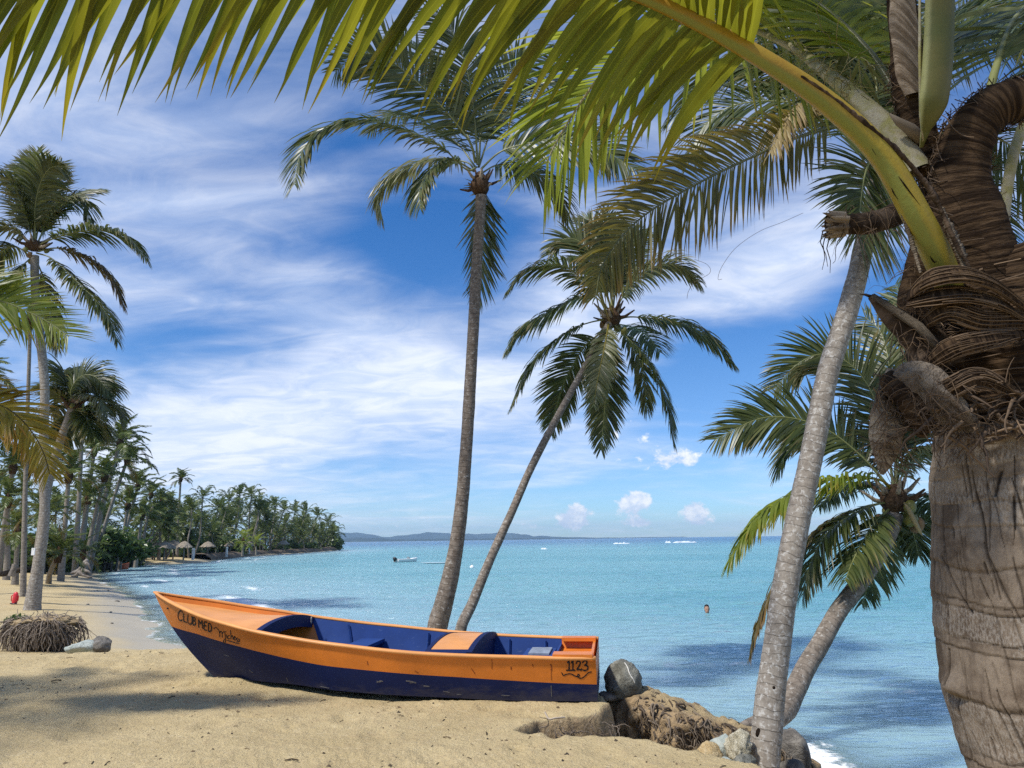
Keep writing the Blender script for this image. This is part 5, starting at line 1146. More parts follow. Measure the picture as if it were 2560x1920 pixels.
sheath(dl_([(1985, 740, 2.46), (1975, 660, 2.47), (1985, 590, 2.48), (2010, 500, 2.48), (2040, 430, 2.48)]), [.06, .052, .05, .045, .03], M_cloth, 'fibre_sheath', seed=57, sides=30)
# petioles
mt, k = newmat('yellow_petiole'); q = k.n('ShaderNodeTexCoord').outputs['Object']; av = k.attr('lf'); s = k.n('ShaderNodeSeparateXYZ'); k.set(s.inputs[0], av.outputs['Vector'])
n1 = k.noise(q, 7, 4, .6); n2 = k.noise(q, 60, 5, .65); n3 = k.noise(q, 26, 5, .7, .6)
col = k.mix(k.ss(k.m('ADD', s.outputs[1], k.m('MULTIPLY', k.m('SUBTRACT', n1, .5), .5)), .1, .75), (.34, .265, .026), (.32, .155, .020))
col = k.mix(k.ss(k.m('ADD', s.outputs[2], k.m('MULTIPLY', k.m('SUBTRACT', n1, .5), .6)), .45, .95), col, (.20, .215, .045))
col = k.mix(k.m('MULTIPLY', k.ss(n2, .5, .7), .3), col, (.22, .14, .03)); col = k.mix(k.m('MULTIPLY', k.ss(n3, .66, .74), .75), col, (.07, .045, .025))
p = principled(k, Base_Color=col, Roughness=.55, Specular_IOR_Level=.3, Normal=k.bump(k.m('ADD', n2, n3), .3, .004)); outp(k, p.outputs[0]); M_pet = mt
mt, k = newmat('green_petiole'); q = k.n('ShaderNodeTexCoord').outputs['Object']; av = k.attr('lf'); s = k.n('ShaderNodeSeparateXYZ'); k.set(s.inputs[0], av.outputs['Vector']); n1 = k.noise(q, 9, 4); n2 = k.noise(q, 70, 5, .7)
col = k.mix(k.ss(n1, .3, .7), (.085, .095, .022), (.125, .115, .030)); col = k.mix(k.ss(k.m('ADD', s.outputs[2], k.m('MULTIPLY', n1, .3)), .6, 1.1), col, (.26, .26, .10)); col = k.mix(k.m('MULTIPLY', k.ss(n2, .55, .72), .3), col, (.07, .06, .02))
p = principled(k, Base_Color=col, Roughness=.5, Specular_IOR_Level=.35, Normal=k.bump(n2, .25, .003)); outp(k, p.outputs[0]); M_petg = mt
mt, k = newmat('weathered_petiole'); q = k.n('ShaderNodeTexCoord').outputs['Object']; n1 = k.noise(q, 14, 6, .7, .5); n2 = k.noise(q, 60, 5, .7)
col = k.mix(k.ss(n1, .35, .62), (.26, .235, .07), (.36, .32, .22)); col = k.mix(k.m('MULTIPLY', k.ss(n2, .52, .7), .6), col, (.20, .14, .08))
p = principled(k, Base_Color=col, Roughness=.75, Normal=k.bump(k.m('ADD', n1, n2), .5, .005)); outp(k, p.outputs[0]); M_petw = mt
def petiole(pts, rad, mt, name, sides=20, flat=.72, hint=(0, -1, .3), n=80, par=None):
    c = catmull(pts, n); rr = np.interp(np.linspace(0, 1, n), np.linspace(0, 1, len(rad)), rad); T, N, S = frames(c, hint)
    a = np.linspace(0, 2 * math.pi, sides, endpoint=False); prof = 1 - .10 * np.clip(np.sin(a) * -1, 0, 1)
    V = c[:, None] + rr[:, None, None] * (np.cos(a) * prof)[None, :, None] * S[:, None] + rr[:, None, None] * (np.sin(a) * flat * prof)[None, :, None] * N[:, None]
    A_ = np.stack(np.broadcast_arrays(np.zeros((n, 1)), np.linspace(0, 1, n)[:, None], np.abs(np.cos(a))[None] ** 3), -1)
    return obj(name, V.reshape(-1, 3), gridfaces(n, sides, True), mt, par or near, attrs={'lf': A_.reshape(-1, 3)}), c, rr
def leaf_rows(par, ctrl, mat, n, limit=220, **kw):
    """the leaflets of a frond whose stalk is already there, each its own object"""
    rach, out = frond_parts(ctrl, n=n, **kw); cnt = 0; rest = MB()
    for V, one, F, At in out:
        for i in range(len(V)):
            if cnt < limit: obj('leaflet', V[i], one, mat, par, attrs={'lf': At[i]})
            else: rest.add(V[i], one, At[i])
            cnt += 1
    if rest.V: rest.obj('leaflet', mat, par)['kind'] = 'stuff'
    return cnt
ov = dl_([(2066, 670, 2.54), (2048, 615, 2.41), (2026, 560, 2.31), (1985, 478, 2.24), (1900, 332, 2.18), (1785, 222, 2.12), (1650, 130, 2.05), (1500, 45, 2.0), (1350, -22, 1.95), (1150, -85, 1.9), (900, -135, 1.86), (600, -160, 1.83), (300, -150, 1.82), (0, -105, 1.82), (-260, -15, 1.84), (-480, 130, 1.88)])
fr1, c1_, _ = petiole(ov, [.066, .062, .064, .060, .052, .044, .036, .031, .027, .023, .019, .015, .012, .008, .004], M_pet, 'frond', n=140)
fr1['label'] = 'yellow stalked frond arching across the whole top'
leaf_rows(fr1, ov, M_leaf_near, 104, L=.56, wid=.051, segs=10, droop=1.05, dq=.52, tip=(1.55, 1.15), t0=.30, fa=(24, 60), up=-10, fold=.26, seed=1001, twist=.2, lens=(.78, .92, 1.22), curl=.35, peak=.3, jitter=.10)
# scaly dry margin along the stalk's upper edge, pale margins at its foot, and the fibre lips that clasp it
def margin(pts, w_, name, mt_, seed, par):
    rg = np.random.default_rng(seed); c = catmull(dl_(pts), 90); T = nrm(np.gradient(c, axis=0)); S = nrm(np.cross(T, np.array([0, -1, 0.]))); t = np.linspace(0, 1, 90)
    ww = w_ * np.sin(np.clip(t, .02, .98) * math.pi) ** .4 * (1 + .5 * fbm(t * 16, t * 0, seed, 3)); off = S * ww[:, None]; ny = np.array([0, -.006, 0])
    V = np.stack([c - off, c + ny * (1 + .8 * rg.random((90, 1))), c + off * (1 + .6 * (rg.random((90, 1)) - .5)), c - ny], 1).reshape(-1, 3); tv = np.stack([np.tile([0, .01, .02, .01], 90), np.zeros(360), np.repeat(t * .8, 4)], -1)
    return obj(name, V, gridfaces(90, 4, True), mt_, par, attrs={'tv': tv})
margin([(2100, 590, 2.225), (2062, 520, 2.215), (2022, 432, 2.20), (1980, 372, 2.18), (1930, 318, 2.15), (1870, 268, 2.115), (1800, 212, 2.085), (1730, 165, 2.05)], .011, 'dry_margin', M_bark_dk, 3, fr1)
margin([(2094, 600, 2.24), (2075, 545, 2.235), (2050, 490, 2.225), (2030, 445, 2.21)], .016, 'pale_margin', M_cloth_grey, 5, fr1)
margin([(1988, 590, 2.25), (1976, 545, 2.245), (1962, 500, 2.235), (1945, 455, 2.215)], .008, 'pale_margin', M_cloth_grey, 6, fr1)
bs_ = BVHTree.FromPolygons([v.co + near.location for v in fr1.data.vertices], [tuple(p_.vertices) for p_ in fr1.data.polygons])
for st in ([(2246, 441), (2262, 463), (2280, 487), (2300, 513)], [(2229, 470), (2236, 485), (2246, 500)], [(2325, 640), (2335, 655), (2342, 652)], [(2180, 372), (2190, 388)]):
    hp = []
    for x, y in catmull(st, 16) if len(st) > 2 else st:
        h_ = bs_.ray_cast(Vector(EYE), Vector(ray(x, y)).normalized())
        if h_[0] is not None: hp.append(np.array(h_[0]))
    if len(hp) > 1: V, F = tube(hp, np.interp(np.linspace(0, 1, len(hp)), [0, .3, 1], [.0008, .0030, .0006]), 6); obj('slit', V, F, M_bark_hole, fr1)
def lip(pts, w_, seed):
    _, f = sheath(dl_(pts), [w_ * .5, w_, w_, w_ * .9, w_ * .4], M_cloth, 'fibre_lip', sides=20, n=80, flat=.30, lump=.3, seed=seed)
    c, rr, N, S, fl_ = f; rg = np.random.default_rng(seed); b = MB()
    for i in range(60):
        a_ = rg.uniform(0, 6.28); t0, t1 = sorted(rg.uniform(0, 1, 2)); n_ = 22; q = np.linspace(t0, max(t1, t0 + .15), n_).clip(0, 1) * 79; k_ = q.astype(int); a2 = a_ + .8 * np.linspace(0, 1, n_) * rg.normal(0, .22)
        p_ = c[k_] + (np.cos(a2) * (rr[k_] * 1.06 + rg.uniform(0, .006)))[:, None] * S[k_] + (np.sin(a2) * fl_ * (rr[k_] * 1.15 + .004))[:, None] * N[k_]
        V, F = tube(p_, rg.uniform(.001, .0028), 3, caps=False); b.add(V, F, np.stack([np.full(len(V), rg.random()), np.full(len(V), .3), np.full(len(V), .7)], -1))
    o = b.obj('fibre', M_strand, near); o['kind'] = 'stuff'
lip([(1962, 640, 2.30), (2005, 604, 2.21), (2070, 592, 2.18), (2135, 608, 2.20), (2190, 645, 2.24), (2250, 690, 2.30)], .036, 71)
lip([(1960, 655, 2.30), (2020, 640, 2.215), (2090, 636, 2.20), (2160, 655, 2.22), (2230, 700, 2.28)], .030, 72)
lip([(1985, 705, 2.30), (2050, 672, 2.22), (2120, 690, 2.215), (2200, 690, 2.25), (2260, 700, 2.3)], .028, 73)
lip([(2000, 790, 2.30), (2060, 752, 2.225), (2130, 735, 2.215), (2210, 722, 2.25)], .026, 74)
lip([(2010, 870, 2.30), (2060, 835, 2.23), (2120, 815, 2.22), (2200, 850, 2.25)], .026, 75)
# splinters and shreds where the fibre meets the bare trunk, and hanging from the husks
rg = random.Random(63); b = MB()
for i in range(110):
    x = rg.uniform(2005, 2230); y = rg.uniform(845, 948); p0 = P(x * D, y * D, 2.285 + .00002 * (x - 2190) ** 2 * .02 + rg.uniform(-.05, .01)); sx_ = rg.choice([-1, 1])
    pa = wander(p0, (rg.gauss(.3, .9) * sx_, -.25, rg.gauss(-.2, .5)), rg.randint(3, 7), .022, rg, (0, -.05, -.25), .45); r = rg.choice([.0016, .0025, .004, .007])
    V, F = tube(pa, np.linspace(r, r * .3, len(pa)), 4, caps=False); b.add(V, F, np.stack([np.full(len(V), rg.random()), np.full(len(V), .3), np.full(len(V), .7)], -1))
for (x0, x1, y0, y1, Yq, n_) in ((1885, 1960, 800, 1010, 2.39, 150), (1950, 2075, 815, 930, 2.27, 110), (1965, 2010, 560, 760, 2.42, 60), (1930, 2010, 640, 760, 2.33, 50), (1820, 1950, 440, 500, 2.40, 36)):
    for i in range(n_):
        p0 = P(rg.uniform(x0, x1) * D, rg.uniform(y0, y1) * D, Yq + rg.uniform(-.06, .02)); pa = wander(p0, (rg.gauss(0, .7), -.2, rg.gauss(-.3, .6)), rg.randint(3, 8), .020, rg, (0, 0, -.5), .6); r = rg.choice([.001, .0015, .0022])
        V, F = tube(pa, np.linspace(r, r * .4, len(pa)), 3, caps=False); b.add(V, F, np.stack([np.full(len(V), rg.random()), np.full(len(V), .3), np.full(len(V), .7)], -1))
o = b.obj('shred', M_strand, near); o['kind'] = 'stuff'
# upper fronds of the same crown, above the view: they shade its heart
ctp = np.array([1.33, 2.36, 3.75])
for i, (dx, dy, R_, hz_) in enumerate([(-.45, -.85, 2.3, .95), (.15, -1, 2.4, 1.0), (-.85, -.35, 2.0, 1.25), (.9, -.5, 2.4, .8), (-.15, -.6, 1.7, 1.5), (.95, .3, 2.4, .7), (-.9, .1, 1.8, 1.5), (.4, .9, 2.2, 1.3)]):
    add_frond(near, [ctp - (0, 0, .08), ctp + np.array([dx * .3, dy * .3, hz_ * .55]), ctp + np.array([dx * R_ * .5, dy * R_ * .5, hz_]), ctp + np.array([dx * R_ * .85, dy * R_ * .85, hz_ * .85]), ctp + np.array([dx * R_ * 1.1, dy * R_ * 1.1, hz_ * .45])], M_leaf, seed=1100 + i, n=60, L=.6, wid=.045, segs=4, droop=.6, r=(.03, .005))
hg = dl_([(1985, 370, 2.46), (1925, 285, 2.5), (1862, 222, 2.58), (1790, 162, 2.68), (1700, 95, 2.85), (1560, 45, 3.1), (1430, 60, 3.3), (1350, 115, 3.42), (1300, 160, 3.5), (1262, 210, 3.55), (1228, 262, 3.58), (1200, 310, 3.6), (1180, 352, 3.6)])
fr2, _, _ = petiole(hg, [.050, .044, .036, .030, .022, .016, .014, .012, .010, .008, .007, .005, .003], M_petw, 'frond', n=120)
fr2['label'] = 'weathered frond whose lime leaflets hang over the tall palm'
leaf_rows(fr2, hg, M_leaf_lime, 76, limit=76, L=.74, wid=.031, segs=7, droop=.75, t0=.30, fa=(20, 58), up=4, fold=.2, seed=1002, twist=.3, lens=(.8, 1, .5))
gp = dl_([(1990, 318, 2.37), (1999, 283, 2.33), (2016, 220, 2.28), (2026, 120, 2.25), (2030, 0, 2.22), (2030, -180, 2.15), (2000, -420, 2.0), (1900, -760, 1.8)])
fr3, _, _ = petiole(gp, [.006, .016, .050, .053, .051, .046, .036, .026], M_petg, 'frond', flat=.6)
fr3['label'] = 'green upright frond stalk beside the trunk sheath'
obj('stalk_edge', *tube(dl_([(1994, 305, 2.345), (1989, 250, 2.30), (1987, 120, 2.255), (1987, -60, 2.23)]), [.003, .005, .005, .004], 6), M_petw, fr3)
rp_ = dl_([(2165, 560, 2.60), (2168, 470, 2.62), (2180, 380, 2.65), (2200, 300, 2.7), (2250, 190, 2.8), (2350, 60, 3.0), (2480, 40, 3.2), (2600, 130, 3.4)])
fr4, _, _ = petiole(rp_, [.024, .022, .020, .020, .020, .018, .014, .008], M_petw, 'frond')
fr4['label'] = 'grey frond stalk leaving by the right edge'
rach, out = frond_parts(rp_, n=60, L=.75, wid=.035, segs=5, droop=.9, t0=.45, seed=1004, twist=.3); b = MB()
for V, one, F, At in out: b.add(V.reshape(-1, 3), F, At.reshape(-1, 3))
o = b.obj('leaflet', M_leaf, fr4); o['kind'] = 'stuff'
# frond going away over the sea and one going back to the right; their leaflets hang between the stalks
bk1 = dl_([(1990, 330, 2.55), (1950, 210, 2.7), (1890, 110, 2.95), (1790, 40, 3.3), (1650, 20, 3.7), (1500, 60, 4.1), (1400, 140, 4.4)])
o = add_frond(near, bk1, M_leaf, seed=1005, n=84, L=.62, wid=.032, segs=5, droop=.8, t0=.28, r=(.026, .004), rmat=M_leaf_pale, twist=.35)
bk3 = dl_([(1985, 330, 2.5), (1930, 190, 2.55), (1850, 80, 2.7), (1740, -10, 2.9), (1600, -60, 3.1)])
add_frond(near, bk3, M_leaf_lime, seed=1008, n=84, L=.55, wid=.030, segs=5, droop=.9, t0=.3, r=(.026, .004), rmat=M_leaf_pale, twist=.35)
bk2 = dl_([(2120, 300, 2.62), (2150, 150, 2.8), (2200, 30, 3.1), (2280, -10, 3.5), (2380, 50, 3.9)])
o = add_frond(near, bk2, M_leaf, seed=1006, n=84, L=.85, wid=.034, segs=5, droop=.8, t0=.22, r=(.026, .004), twist=.35)
# thready leftovers hanging from the stalks
rg = random.Random(3); b = MB()
for i in range(70):
    x = rg.uniform(1690, 1930); y = rg.uniform(60, 190) + (x - 1690) * .25
    p0 = P(x * D, y * D, 2.6); pa = wander(p0, (rg.gauss(0, .8), rg.gauss(0, .4), rg.gauss(0, .6)), rg.randint(5, 10), .022, rg, (0, 0, -.25), .9)
    V, F = tube(pa, .0016, 4, caps=False); b.add(V, F, np.stack([np.full(len(V), rg.random()), np.full(len(V), .3), np.full(len(V), .7)], -1))
o = b.obj('loose_thread', mat_leaf('thread', (.16, .15, .04), (.36, .31, .12), (.36, .3, .12), .1), near); o['kind'] = 'stuff'
# thin loose threads hanging across the sky from the browning frond
b = MB()
for pl in ([(1500, 560), (1528, 572), (1533, 590), (1500, 610), (1487, 630), (1484, 645)], [(1735, 460), (1690, 480), (1640, 500), (1590, 535), (1560, 575), (1551, 602), (1560, 603)]):
    V, F = tube(catmull(dl_([(x, y, 6.6) for x, y in pl]), 40), .0017, 4, caps=False); b.add(V, F, np.stack([np.full(len(V), .2), np.full(len(V), .3), np.full(len(V), .7)], -1))
o = b.obj('trailing_thread', M_strand, t3)

# ------------------------------------------------------------------ grove on the left shore and the far point
def frond_mesh(seed, arch, n, L, wid, segs, mat, drop):
    c = [(0, 0, 0), (.3, .03, .10 * arch), (.62, 0, .10 * arch), (.88, -.03, -.02 - drop * .35), (1.02, -.06, -.12 - drop * .6)]
    rach, out = frond_parts(c, n=n, L=L, wid=wid, segs=segs, droop=.8, t0=.14, r=(.014, .003), seed=seed, sides=4, twist=.35)
    b = MB(); A = np.zeros((len(rach[0]), 3)); A[:, 0] = .5; A[:, 2] = .6; b.add(rach[0], rach[1], A, 1)
    for V, one, F, At in out: b.add(V.reshape(-1, 3), F, At.reshape(-1, 3), 0)
    V = np.concatenate(b.V); F = np.concatenate(b.F)
    return mesh('frond', V, F, [mat, M_rachis], attrs={'lf': np.concatenate(b.A)}, mi=b.M)
FM = [frond_mesh(s, ar, 44, .27, .034, 3, M_leaf_far, dr) for s, ar, dr in ((1, 1.6, .0), (2, 1.1, .1), (3, .7, .2), (4, .3, .35), (5, -.3, .5))]
FMY = [frond_mesh(s, ar, 40, .26, .024, 3, M_leaf_lime, dr) for s, ar, dr in ((11, 1.5, .0), (12, .9, .15), (13, .3, .35))]
FMB = frond_mesh(31, -.4, 36, .24, .022, 3, M_leaf_brown, .6)
rgm = random.Random(21)
def place_fronds(o, top, n, Lf, fm, wind=.25, brown=2):
    for i in range(n):
        q = i / n; me = fm[min(len(fm) - 1, int(q * len(fm)))]
        if i >= n - brown and fm is FM: me = FMB
        f = link('frond', me, o); a = i * 2.39996 + rgm.uniform(-.3, .3)
        el_ = math.radians(78 - 105 * q ** .85 + rgm.uniform(-9, 9)); s = Lf * rgm.uniform(.85, 1.12)
        d = Vector((math.cos(a) + wind * (1 - q), math.sin(a), 0)); a = math.atan2(d.y, d.x)
        f.location = top; f.rotation_euler = (rgm.uniform(-.3, .3), -el_ * .8, a); f.scale = (s, s, s)
def mid_palm(crown, base, Yq, nf, Lf, r, lab, fm=FM, group='coconut palms of the grove on the left shore', z0=None, bend=.15, name='coconut_palm', Yb=None):
    ct = P(*crown, Yq); bx = P(*base, Yb or Yq); bz = (gz(bx[0], bx[1]) - .15) if z0 is None else z0
    o = thing(name, lab, 'palm tree', (bx[0], bx[1], bz), group); B = np.array([bx[0], bx[1], bz])
    mid = B + (ct - B) * .45 + np.array([(B - ct)[0] * bend * .5, 0, .0])
    add_trunk(o, [B, mid, ct], [r * 1.5, r, r * .85], M_trunk_far, sides=9, n=26, ring=.3, amp=.03)
    l_ = Vector(ct - B)
    V, F = tube([ct - (0, 0, .5), ct, ct + (0, 0, .5)], [r * 1.3, r * 1.9, r * .6], 7); obj('sheath', V, F, M_fibre, o)
    place_fronds(o, l_, nf, Lf * .76, fm); return o
MID = [((300, 1105), (224, 1390), 66, 22, 3.4, .17, 'densest dark crown of the grove, on a trunk leaning right over the shrubs'),
       ((262, 1190), (212, 1392), 62, 18, 3.1, .17, 'palm with drooping yellowish fronds leaning right over the shrubs'),
       ((206, 1052), (197, 1335), 58, 18, 2.9, .16, 'slim straight palm in the grove directly behind the windblown crown'),
       ((172, 1190), (158, 1390), 50, 18, 2.7, .15, 'dark low crowned palm just right of the tall left trunk'),
       ((318, 1150), (236, 1370), 74, 20, 3.4, .17, 'palm behind the densest crown, showing a little to its right'),
       ((236, 1128), (205, 1360), 70, 18, 3.2, .16, 'palm between the slim straight palm and the densest crown'),
       ((33, 1168), (5, 1330), 55, 18, 3.0, .17, 'palm at the left edge leaning right, crown just under the yellowing frond'),
       ((-10, 1090), (-30, 1350), 52, 18, 3.2, .17, 'palm cut by the left edge beside the yellowing frond'),
       ((70, 1180), (38, 1340), 62, 18, 3.0, .16, 'palm low behind the foot of the tall left trunk'),
       ((128, 1160), (112, 1370), 64, 18, 3.1, .16, 'palm immediately right of the tall left trunk, crown at mid height'),
       ((345, 1215), (296, 1385), 84, 18, 3.3, .17, 'palm right of the densest crown on the falling skyline'),
       ((378, 1236), (352, 1385), 96, 18, 3.3, .17, 'second palm down the falling skyline right of the densest crown'),
       ((404, 1254), (398, 1385), 104, 17, 3.2, .17, 'third palm down the falling skyline, left of the lone tall palm'),
       ((222, 1245), (190, 1385), 60, 16, 2.6, .15, 'short palm among the shrubs below the grove crowns'),
       ((320, 1262), (300, 1390), 80, 18, 3.2, .17, 'pale fronded palm low above the shrubs left of the thatch'),
       ((356, 1290), (340, 1392), 88, 18, 3.0, .17, 'low palm close behind the thatched shelters, left side'),
       ((20, 1250), (25, 1370), 48, 16, 2.5, .15, 'short palm near the left edge above the driftwood')]
for cr, ba, Yq, nf, Lf, r, lab in MID: mid_palm(cr, ba, Yq, nf, Lf, r, lab, FM)
mid_palm((452, 1197), (445, 1352), 120, 18, 2.6, .17, 'lone tall thin palm standing high above the middle of the grove', z0=-.3, bend=-.5)
mid_palm((76, 800), (64, 1440), 33, 16, 1.5, .085, 'very thin tall palm left of the tall left trunk', bend=-.05)
mid_palm((-75, 950), (-90, 1420), 34, 18, 2.6, .15, 'palm beyond the left edge, two frond tips showing')
mid_palm((608, 1352), (606, 1392), 118, 12, 2.9, .14, 'young yellow green palm on the far beach right of the thatch', fm=FMY, z0=-.3)
mid_palm((640, 1358), (640, 1390), 128, 9, 2.6, .12, 'smaller yellow green palm right of the larger young one', fm=FMY, z0=-.3)
mid_palm((146, 1385), (122, 1442), 44, 16, 2.4, .13, 'short dark bushy palm on the sand right of the tall left trunk', Yb=46)
mid_palm((45, 1330), (40, 1438), 42, 13, 2.2, .13, 'short palm on the sand at the left edge near the driftwood')
mid_palm((208, 1385), (228, 1425), 56, 12, 2.2, .12, 'low palm spreading over the sand beside the dark boat', Yb=60)
mid_palm((110, 1280), (100, 1436), 40, 14, 2.2, .13, 'thin palm hugging the right side of the tall left trunk')

def crown_mesh(seed, n, nl):
    rg = random.Random(seed); b = MB()
    for i in range(n):
        q = i / n; a = i * 2.39996 + rg.uniform(-.3, .3); el_ = math.radians(80 - 115 * q ** .85 + rg.uniform(-10, 10)); s = rg.uniform(.85, 1.1); dr = .9 * q
        d = Vector((math.cos(a), math.sin(a), 0)); u = Vector((d.x * math.cos(el_), d.y * math.cos(el_), math.sin(el_)))
        c = [(0, 0, 0), tuple(u * .35 * s), tuple(u * .68 * s + Vector((.03, 0, -.03))), tuple(u * .92 * s + d * .08 + Vector((.06, 0, -.14))), tuple(u * 1.02 * s + d * .16 + Vector((.10, 0, -.32)))]
        rach, out = frond_parts(c, n=nl, L=.25, wid=.055, segs=2, droop=.75, t0=.12, r=(.016, .004), seed=seed * 50 + i, sides=3, twist=.35)
        A = np.zeros((len(rach[0]), 3)); A[:, 2] = .6; b.add(rach[0][::1], rach[1], A, 0)
        for V, one, F, At in out: b.add(V.reshape(-1, 3), F, At.reshape(-1, 3), 0)
    return mesh('crown', np.concatenate(b.V), np.concatenate(b.F), M_leaf_far, attrs={'lf': np.concatenate(b.A)})
CM = [crown_mesh(s, 15, 22) for s in (1, 2, 3, 4)]
def trunk_mesh(seed):
    rg = random.Random(seed); c = catmull([(0, 0, 0), (rg.uniform(-.1, .1), 0, .35), (rg.uniform(-.04, .04), 0, .7), (0, 0, 1)], 12)
    V, F = tube(c, np.linspace(1, .62, 12)[:], 6, caps=False); V[:, :2] = V[:, :2]
    cc = np.repeat(c, 6, 0); off = V - cc; V = cc + off * np.array([.012, .012, .0])
    return mesh('trunk', V, F, M_trunk_far, attrs={'tv': np.stack([off[:, 0] * .15, off[:, 1] * .15, cc[:, 2] * 9], -1)})
TM = [trunk_mesh(s) for s in (1, 2, 3, 4)]
def far_palm(x, y, z, top, Lf, lab, grp, i):
    o = thing('coconut_palm', lab, 'palm tree', (x, y, z), grp); v = np.array(top) - np.array([x, y, z])
    t = link('trunk', TM[i % 4], o); h = np.linalg.norm(v)
    t.rotation_euler = Vector(v).to_track_quat('Z', 'Y').to_euler(); t.scale = (max(h, 8) * 1.5, max(h, 8) * 1.5, h)
    cr = link('crown', CM[(i * 7) % 4], o); cr.location = v; cr.scale = (Lf, Lf, Lf); cr.rotation_euler = (rgm.uniform(-.2, .2), rgm.uniform(-.1, .25), rgm.uniform(0, 6.28)); return o
def shoreY(px): return float(np.interp(px, [300, 420, 497, 570, 720, 835], [92, 98, 106, 137, 175, 226]))
SKY = [(835, 1326), (820, 1306), (793, 1291), (765, 1279), (738, 1279), (710, 1275), (688, 1266), (662, 1280), (647, 1258), (629, 1238), (600, 1238), (574, 1250), (545, 1268), (507, 1244), (480, 1272), (428, 1264)]
ORD = ['first', 'second', 'third', 'fourth', 'fifth', 'sixth', 'seventh', 'eighth', 'ninth', 'tenth', 'eleventh', 'twelfth', 'thirteenth', 'fourteenth', 'fifteenth', 'sixteenth']
G2 = 'palms on the skyline of the far point'
for i, (x, y) in enumerate(SKY):
    Yq = shoreY(x) + 8; tp = P(x, y, Yq); bx = P(x - rgm.uniform(0, 26) if x < 700 else x - rgm.uniform(14, 40), y, Yq)
    far_palm(bx[0], Yq, -.4, tp, 3.0 * (Yq / 150) ** .5, f'{ORD[i]} palm crown on the skyline counting inland from the tip of the far point', G2, i)
n_in = 0
for i in range(84):
    x = 395 + 445 * rgm.random() ** .9; tl = np.interp(x, [395, 430, 507, 560, 615, 690, 760, 840], [1262, 1272, 1262, 1268, 1255, 1282, 1292, 1330])
    y = rgm.uniform(tl + 6, 1348 if x < 760 else 1345); Yq = shoreY(x) + rgm.uniform(6, 45); tp = P(x, y, Yq)
    if tp[2] < 2.5: continue
    far_palm(tp[0] - rgm.uniform(-1.5, 3.5), Yq, -.35, tp, rgm.uniform(2.5, 3.3), 'palm with its crown below the skyline inside the dense grove of the far point', 'palms inside the dense grove of the far point', i)
for i in range(20):
    x = rgm.uniform(-20, 400); y = rgm.uniform(1215, 1320) if x > 60 else rgm.uniform(1190, 1310); Yq = rgm.uniform(85, 125); tp = P(x, y, Yq)
    far_palm(tp[0] - rgm.uniform(-1, 3), Yq, .1, tp, rgm.uniform(2.4, 3.1), 'palm deep in the grove behind the left shore, half hidden by nearer crowns', 'palms deep in the grove behind the left shore', i)

# shrubs under the palms
def bush_mesh(seed, n, dens=1.0, flat=1.0, leaf=.11):
    rg = np.random.default_rng(seed); V = []; F = []; A = []; b = MB()
    cl_ = rg.normal(size=(16, 3)); cl_ = nrm(cl_) * rg.uniform(.35, .8, (16, 1)); cl_[:, 2] = np.abs(cl_[:, 2]) * flat + .15
    for i in range(n):
        c = cl_[rg.integers(16)] + rg.normal(0, .15, 3); c[2] = max(c[2], .02)
        d = nrm(rg.normal(size=3) + c * .9 + (0, 0, .5)); u = nrm(np.cross(d, rg.normal(size=3))); v_ = np.cross(d, u); s = leaf * rg.uniform(.6, 1.25)
        b.add(np.array([c - u * s, c + v_ * s * .62 + d * s * .15, c + u * s, c - v_ * s * .62 + d * s * .15]), np.array([[0, 1, 2, 3]]), np.array([[rg.random() * .8 + .2 * c[2], .3, .6]] * 4))
    return mesh('foliage', np.concatenate(b.V), np.concatenate(b.F), M_bush, attrs={'lf': np.concatenate(b.A)}, smooth=False)
BM_ = [bush_mesh(s, 1500) for s in (1, 2, 3)]; BF_ = bush_mesh(9, 2600, flat=.8, leaf=.085)
def bush(x, y, z, s, lab, grp, i, me=None):
    o = link('shrub', me or BM_[i % 3]); o.location = (x, y, z); o.scale = s; o.rotation_euler = (0, 0, rgm.uniform(0, 6.28)); tag(o, lab, 'shrub', grp); return o
for i in range(92):
    x = rgm.uniform(-40, 840) if i < 64 else rgm.uniform(100, 470); Yq = (shoreY(x) + rgm.uniform(9, 34) + (14 if x < 560 else 0)) if x > 300 else float(np.interp(x, [-40, 60, 150, 230, 300], [56, 62, 70, 80, 98])) + rgm.uniform(0, 22)
    p = P(x, 1380, Yq); s = rgm.uniform(2.2, 4.2) * (1 if x > 300 else .9); zt_ = gz(p[0], Yq) if Yq < 230 else -.3
    nm_ = 'shrub growing under the palms along the far point' if x > 420 else 'shrub growing under the grove behind the left shore'
    bush(p[0], Yq, zt_ - .3, (s * 1.15, s, s * rgm.uniform(.8, 1.15)), nm_, 'shrubs of the far point' if x > 420 else 'shrubs of the left shore', i)
def seagrape(px, py, Yq, s, lab):
    p = P(px, py, Yq); z = gz(p[0], Yq); o = thing('sea_grape_tree', lab, 'tree', (p[0], Yq, z - .1), 'broadleaf trees by the dark boat')
    for dx in (-.5, .1, .6): obj('trunk', *tube([(p[0] + dx, Yq, z - .1), (p[0] + dx * 1.2, Yq, z + s * .5), (p[0] + dx * 2, Yq, z + s * .9)], [.14, .12, .07], 6), M_rk_dark, o)
    c = link('crown', BF_, o); c.location = (0, 0, s * .42); c.scale = (s * 1.5, s * 1.3, s * 1.15); return o
seagrape(276, 1398, 76, 2.9, 'broad leaved tree spreading low over the dark boat')
seagrape(318, 1395, 90, 2.6, 'broad leaved tree between the dark boat and the thatch')
seagrape(130, 1398, 62, 2.2, 'broad leaved tree behind the short dark palm on the left')
bush(*PZ(40, 1560, -.35)[:2], -.42, (.45, .35, .30), 'small green shrub growing against the root ball', None, 1)

